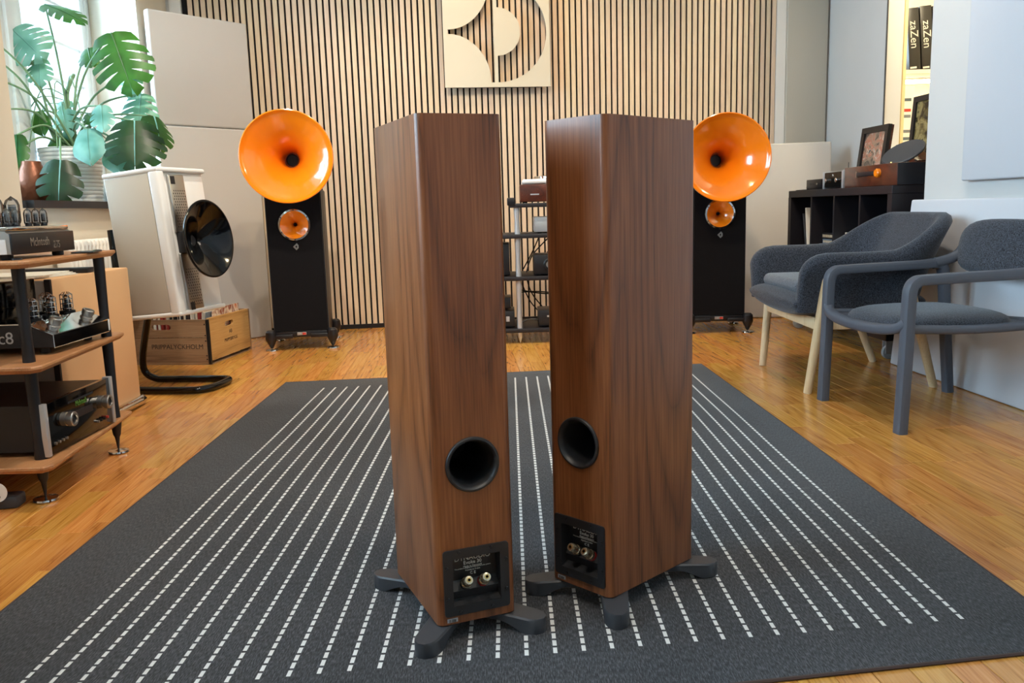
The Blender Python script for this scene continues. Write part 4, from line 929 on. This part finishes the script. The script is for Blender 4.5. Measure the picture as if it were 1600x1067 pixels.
for k,(w,hh,r,mt) in enumerate(((.20,.06,.0,'white_matt'),(.21,.055,.10,'white_matt'),(.18,.025,.05,'paper'))):
    z=KM+[0,.061,.117][k]; c=kt('white_folder',['bottom white folder','thick white folder in the middle','thin white booklet on top'][k]+' of the pile inside the shelf unit','folder',.385,.06,z,r,'white folders in the shelf unit')
    MB().box(0,w,-.2,0,0,.003).box(0,w,-.2,0,hh-.003,hh).box(w-.004,w,-.2,0,0,hh).build('cover',mt,c,0); MB().box(.004,w-.006,-.195,-.008,.003,hh-.003).build('pages','paper',c,0)

# --- side room shelf seen through the hatch
sh=thing('wall_shelf','white shelf board with a lit strip lamp beneath, seen through the hatch','shelf',(3.0,6.1,1.648))
MB().box(-.45,.8,-.16,.34,-.03,0,b=.003).build('board','shelf_white',sh,0); MB().box(-.45,.8,-.155,-.14,-.05,-.03).build('front_lip','shelf_white',sh,0)
lp=MB().box(-.45,.8,-.10,.02,-.058,-.031,b=.004).build('lamp_housing','white_matt',sh,0); MB().tube([(-.44,-.05,-.068),(.79,-.05,-.068)],.012,10).build('lamp_tube','lamp_strip',lp)
ld=bpy.data.lights.new('shelf_lamp','AREA'); ld.shape='RECTANGLE'; ld.size=1.0; ld.size_y=.05; ld.energy=9; ld.color=(1,.83,.5); lo=bpy.data.objects.new('shelf_lamp',ld); COL.objects.link(lo); lo.location=(3.1,6.05,1.565)
ld2=bpy.data.lights.new('side_room_fill','POINT'); ld2.energy=46; ld2.color=(1,.84,.55); ld2.shadow_soft_size=.1; lo2=bpy.data.objects.new('side_room_fill',ld2); COL.objects.link(lo2); lo2.location=(2.85,4.6,2.8)  # unseen warm fill light, added to brighten the hatch lining and side room
for k in range(4):
    t=thing('product_box',['black box lettered in white, left end of the row behind the hatch','black box lettered in white, second in the row behind the hatch','black box lettered in white, third in the row behind the hatch, mostly hidden','black box lettered in white, right end of the row behind the hatch'][k],'box',(2.815+.088*k,5.99,1.650),0,'black boxes on the wall shelf')
    M=RY(math.radians(-5)); MB().box(0,.080,0,.26,.0035,.425-.012*(k==0),M=M,b=.003).build('carton','box_black',t)
    text('zaZen',.075,'letter_white',t,M@basis((.040,-.001,.235),(0,0,-1),(1,0,0),(0,-1,0)),depth=.0005); MB().box(.006,.05,-.0008,0,.01,.022,M=M).build('label_strip','paper',t,0)
nb=thing('notice_sheet','white printed sheet pinned behind the hatch lining','notice',(2.71,5.87,1.03)); MB().box(0,.09,0,.004,0,.50).build('sheet','white_matt',nb,0)
for k,(z,m_) in enumerate(((.40,'sleeve_4'),(.33,'red_label'),(.29,'sleeve_9'),(.19,'sleeve_9'),(.14,'sleeve_4'))): MB().box(.02,.07,-.001,0,z,z+.02).build('print_block',m_,nb,0)
MB().box(0,.09,-.001,0,.0,.03).build('orange_foot','orange_gloss',nb,0)
fs=thing('floor_stand','cream board under the wall shelf behind the hatch','board',(2.70,5.875,0)); MB().box(0,.5,0,.03,0,1.03,b=.003).build('panel','shelf_white',fs); MB().box(.0,.5,-.004,0,1.0,1.03).build('rail','shelf_white',fs,0)

# --- dark grey upholstered armchair with wooden legs
def armchair():
    t=thing('armchair','dark grey fabric tub armchair with pale wooden legs beside the shelf unit','armchair',(1.465,3.655,0),math.radians(-90))
    # local: front = -y, +x towards the viewer. U-shaped shell lofted round the seat
    path=[]; xr,rc,yb=.305,.135,.20
    for y in (-.310,-.3085,-.304,-.296,-.284,-.266,-.24,-.20,-.15,-.10,-.04,.02,yb-rc): path.append((-xr,y,Vector((-1,0,0)),0.0))
    for i in range(1,17):
        a=math.radians(180-90*i/16); path.append((-xr+rc+rc*math.cos(a),yb-rc+rc*math.sin(a),Vector((math.cos(a),math.sin(a),0)),i/16))
    for i in range(1,7): path.append((-(xr-rc)+i*2*(xr-rc)/6,yb,Vector((0,1,0)),1.0))
    path+= [(-x,y,Vector((-n.x,n.y,0)),s) for x,y,n,s in reversed(path[:29])]
    zb=.335; v=[]; f=[]; NS=20
    for k,(x,y,n,s) in enumerate(path):
        q_=min(1,max(0,(s+.10)/1.0)) if y>-.05 or s>0 else 0.0; q_=(.10*max(0,(y+.04)/(yb-rc+.04)) if s==0 else q_); sm_=q_*q_*(3-2*q_); g_=1.0 if s>0 else min(1,max(0,(y+.310)/.11)); kt_=math.sqrt(max(0,1-(1-g_)**2)); g2=1.0 if s>0 else min(1,max(0,(y+.310)/.034)); k2=math.sqrt(max(0,1-(1-g2)**2))
        ztop=.575+.145*sm_-.09*(1-kt_); lean=.035+.085*sm_; th=max(.004,(.034-.004*sm_)*(.25+.75*k2))
        loop=[]
        for q in range(8):
            g=q/7; z=zb+(ztop-th-zb)*g; loop.append((th+lean*g**1.4,z))
        for q in range(1,5):
            a=PI*q/5; loop.append((lean+th*math.cos(a),ztop-th+th*math.sin(a)))
        for q in range(8):
            g=1-q/7; z=zb+(ztop-th-zb)*g; loop.append((-th+lean*g**1.4,z))
        for o,z in loop: v.append((x+n.x*o,y+n.y*o,z))
    for k in range(len(path)-1):
        for q in range(NS): f.append((k*NS+q,k*NS+(q+1)%NS,(k+1)*NS+(q+1)%NS,(k+1)*NS+q))
    f+= [tuple(range(NS-1,-1,-1)),tuple((len(path)-1)*NS+q for q in range(NS))]
    m=MB(); m.add(v,f); m.build('shell','chair_fabric',t,60)
    se=MB(); sv=[]; sf=[]; ys=[-.322,-.320,-.314,-.304,-.29,-.26,-.2,-.1,0,.1,.16,.19,.205,.212]; n_=40
    for y in ys:
        k=1.0
        if y<-.26: k=math.sqrt(max(0,1-((-.26-y)/.0625)**2))
        if y>.16: k=math.sqrt(max(0,1-((y-.16)/.053)**2))
        for i in range(n_):
            a=2*PI*i/n_; c_,s_=math.cos(a),math.sin(a); q=(abs(c_)**2.7+abs(s_)**2.7)**(-1/2.7)
            sv.append((c_*q*(xr+.03)*(.93+.07*k),y,.368+s_*q*(.066 if s_<0 else .045)*(.15+.85*k)))
    for j in range(len(ys)-1):
        for i in range(n_): sf.append((j*n_+i,j*n_+(i+1)%n_,(j+1)*n_+(i+1)%n_,(j+1)*n_+i))
    sf+=[tuple(range(n_-1,-1,-1)),tuple((len(ys)-1)*n_+i for i in range(n_))]
    se.add(sv,sf); se.build('seat','chair_fabric',t,60)
    MB().box(-.235,.235,-.285,.12,.395,.455,b=.029,seg=5).build('cushion','cushion_fabric',t,60)
    for sx,fx,bx in ((1,.318,.268),(-1,.29,.312)):
        top=(sx*.352,-.205,.468); lg=MB().rod((sx*fx,-.258,0),top,.0165,.021,18); lg.lathe([(.021,0),(.018,.012),(.010,.018),(0,.019)],18,T(*top)); lo_=lg.build('leg','leg_wood',t)
        MB().lathe([(0,0),(.007,0),(.006,.004),(0,.005)],12,T(sx*.374,-.207,.448)@RY(sx*PI/2)).build('bolt','gold',lo_)
        MB().rod((sx*bx,.285,0),(sx*.350,.13,.42),.0165,.020,18).build('leg','leg_wood',t)
        sr=MB().box(-.012,.012,-.225,.20,.262,.312,M=T(sx*.315,0,0),b=.004).build('side_rail','leg_wood',t); MB().lathe([(0,0),(.007,0),(.006,.004),(0,.005)],12,T(sx*.328,.02,.287)@RY(sx*PI/2)).build('bolt','gold',sr)
    MB().box(-.31,.31,-.236,-.212,.262,.312,b=.004).build('front_rail','leg_wood',t)
armchair()

# --- grey plastic lounge chair
def grey_chair():
    t=thing('lounge_chair','grey plastic lounge chair with open arms and dark fabric seat and backrest','chair',(1.264,2.961,0),math.radians(-82))
    # local: front = -y side at y=0, x to the viewer
    hw=.255
    for s in (-1,1):
        x=s*hw
        p=[(x,-.004,0),(x,.0,.15),(x,.004,.30),(x,.006,.44),(x,.010,.487),(x,.028,.509),(x,.06,.514),(x,.20,.517),(x,.36,.520),(x,.44,.524)]
        MB().tube(p,.0215,20,sub=4,sx=.82,sy=1.0,up=(0,1,0),e=5).build('front_leg_and_arm','chair_plastic',t,50)
        q=[(x,.44,.524),(x*1.0,.475,.515),(x,.490,.47),(x,.505,.30),(x,.535,0)]
        MB().tube(q,[.022,.019],20,sub=4,sx=.9,up=(0,1,0),e=5).build('rear_leg','chair_plastic',t,50)
        MB().tube([(x*.98,.44,.524),(x*.99,.50,.535),(x*.96,.545,.56),(x*.93,.565,.60)],.020,16,sub=4,up=(0,1,0),e=4).build('back_support','chair_plastic',t,50)
        MB().tube([(x*.97,.0,.352),(x*.97,.25,.340),(x*.97,.50,.345)],.016,16,sub=3,sx=.9,up=(0,0,1),e=4).build('side_rail','chair_plastic',t,50)
    # front seat rim dips in the middle
    MB().tube([(-hw,.004,.375),(-hw*.85,-.004,.352),(-hw*.5,-.01,.338),(0,-.012,.333),(hw*.5,-.01,.338),(hw*.85,-.004,.352),(hw,.004,.375)],.018,16,sub=4,sx=1.0,up=(0,0,1),e=4).build('front_rim','chair_plastic',t,50)
    MB().tube([(-hw,.50,.352),(0,.505,.335),(hw,.50,.352)],.016,8,sub=3,up=(0,0,1)).build('rear_rim','chair_plastic',t,50)
    MB().box(-hw+.012,hw-.012,.01,.49,.332,.350,b=.006).build('seat_shell','chair_plastic',t)
    # seat pad: soft superellipse
    def pad(a,b,h,n=40,rings=7,e=3.2):
        v=[];f=[]
        for r in range(rings+1):
            g=r/rings; sc=math.cos(g*PI/2)**.45 if g<1 else 0.0; z=h*math.sin(g*PI/2)
            for k in range(n):
                th=2*PI*k/n; c_,s_=math.cos(th),math.sin(th); rr=(abs(c_)**e+abs(s_)**e)**(-1/e); v.append((a*rr*c_*sc,b*rr*s_*sc,z))
        for r in range(rings):
            for k in range(n): f.append((r*n+k,r*n+(k+1)%n,(r+1)*n+(k+1)%n,(r+1)*n+k))
        f.append(tuple(range(n-1,-1,-1))); return v,f
    v,f=pad(.238,.235,.042); MB().add(v,f,T(0,.245,.348)).build('seat_pad','seat_fabric',t,60)
    B=T(0,.575,.585)@RX(math.radians(80))
    v,f=pad(.262,.105,.030); bk=MB(); bk.add([(x,y,z-.16*x*x*4*.5+.04) for x,y,z in v],f,B); v2,f2=pad(.262,.105,-.018); bk.add([(x,y,z-.16*x*x*4*.5+.04) for x,y,z in v2],f2,B); bk.build('backrest','seat_fabric',t,60)
    v,f=pad(.255,.10,.012); MB().add([(x,y,z-.16*x*x*4*.5+.012) for x,y,z in v],f,B).build('back_shell','chair_plastic',t,60)
grey_chair()
bpy.context.view_layer.update()
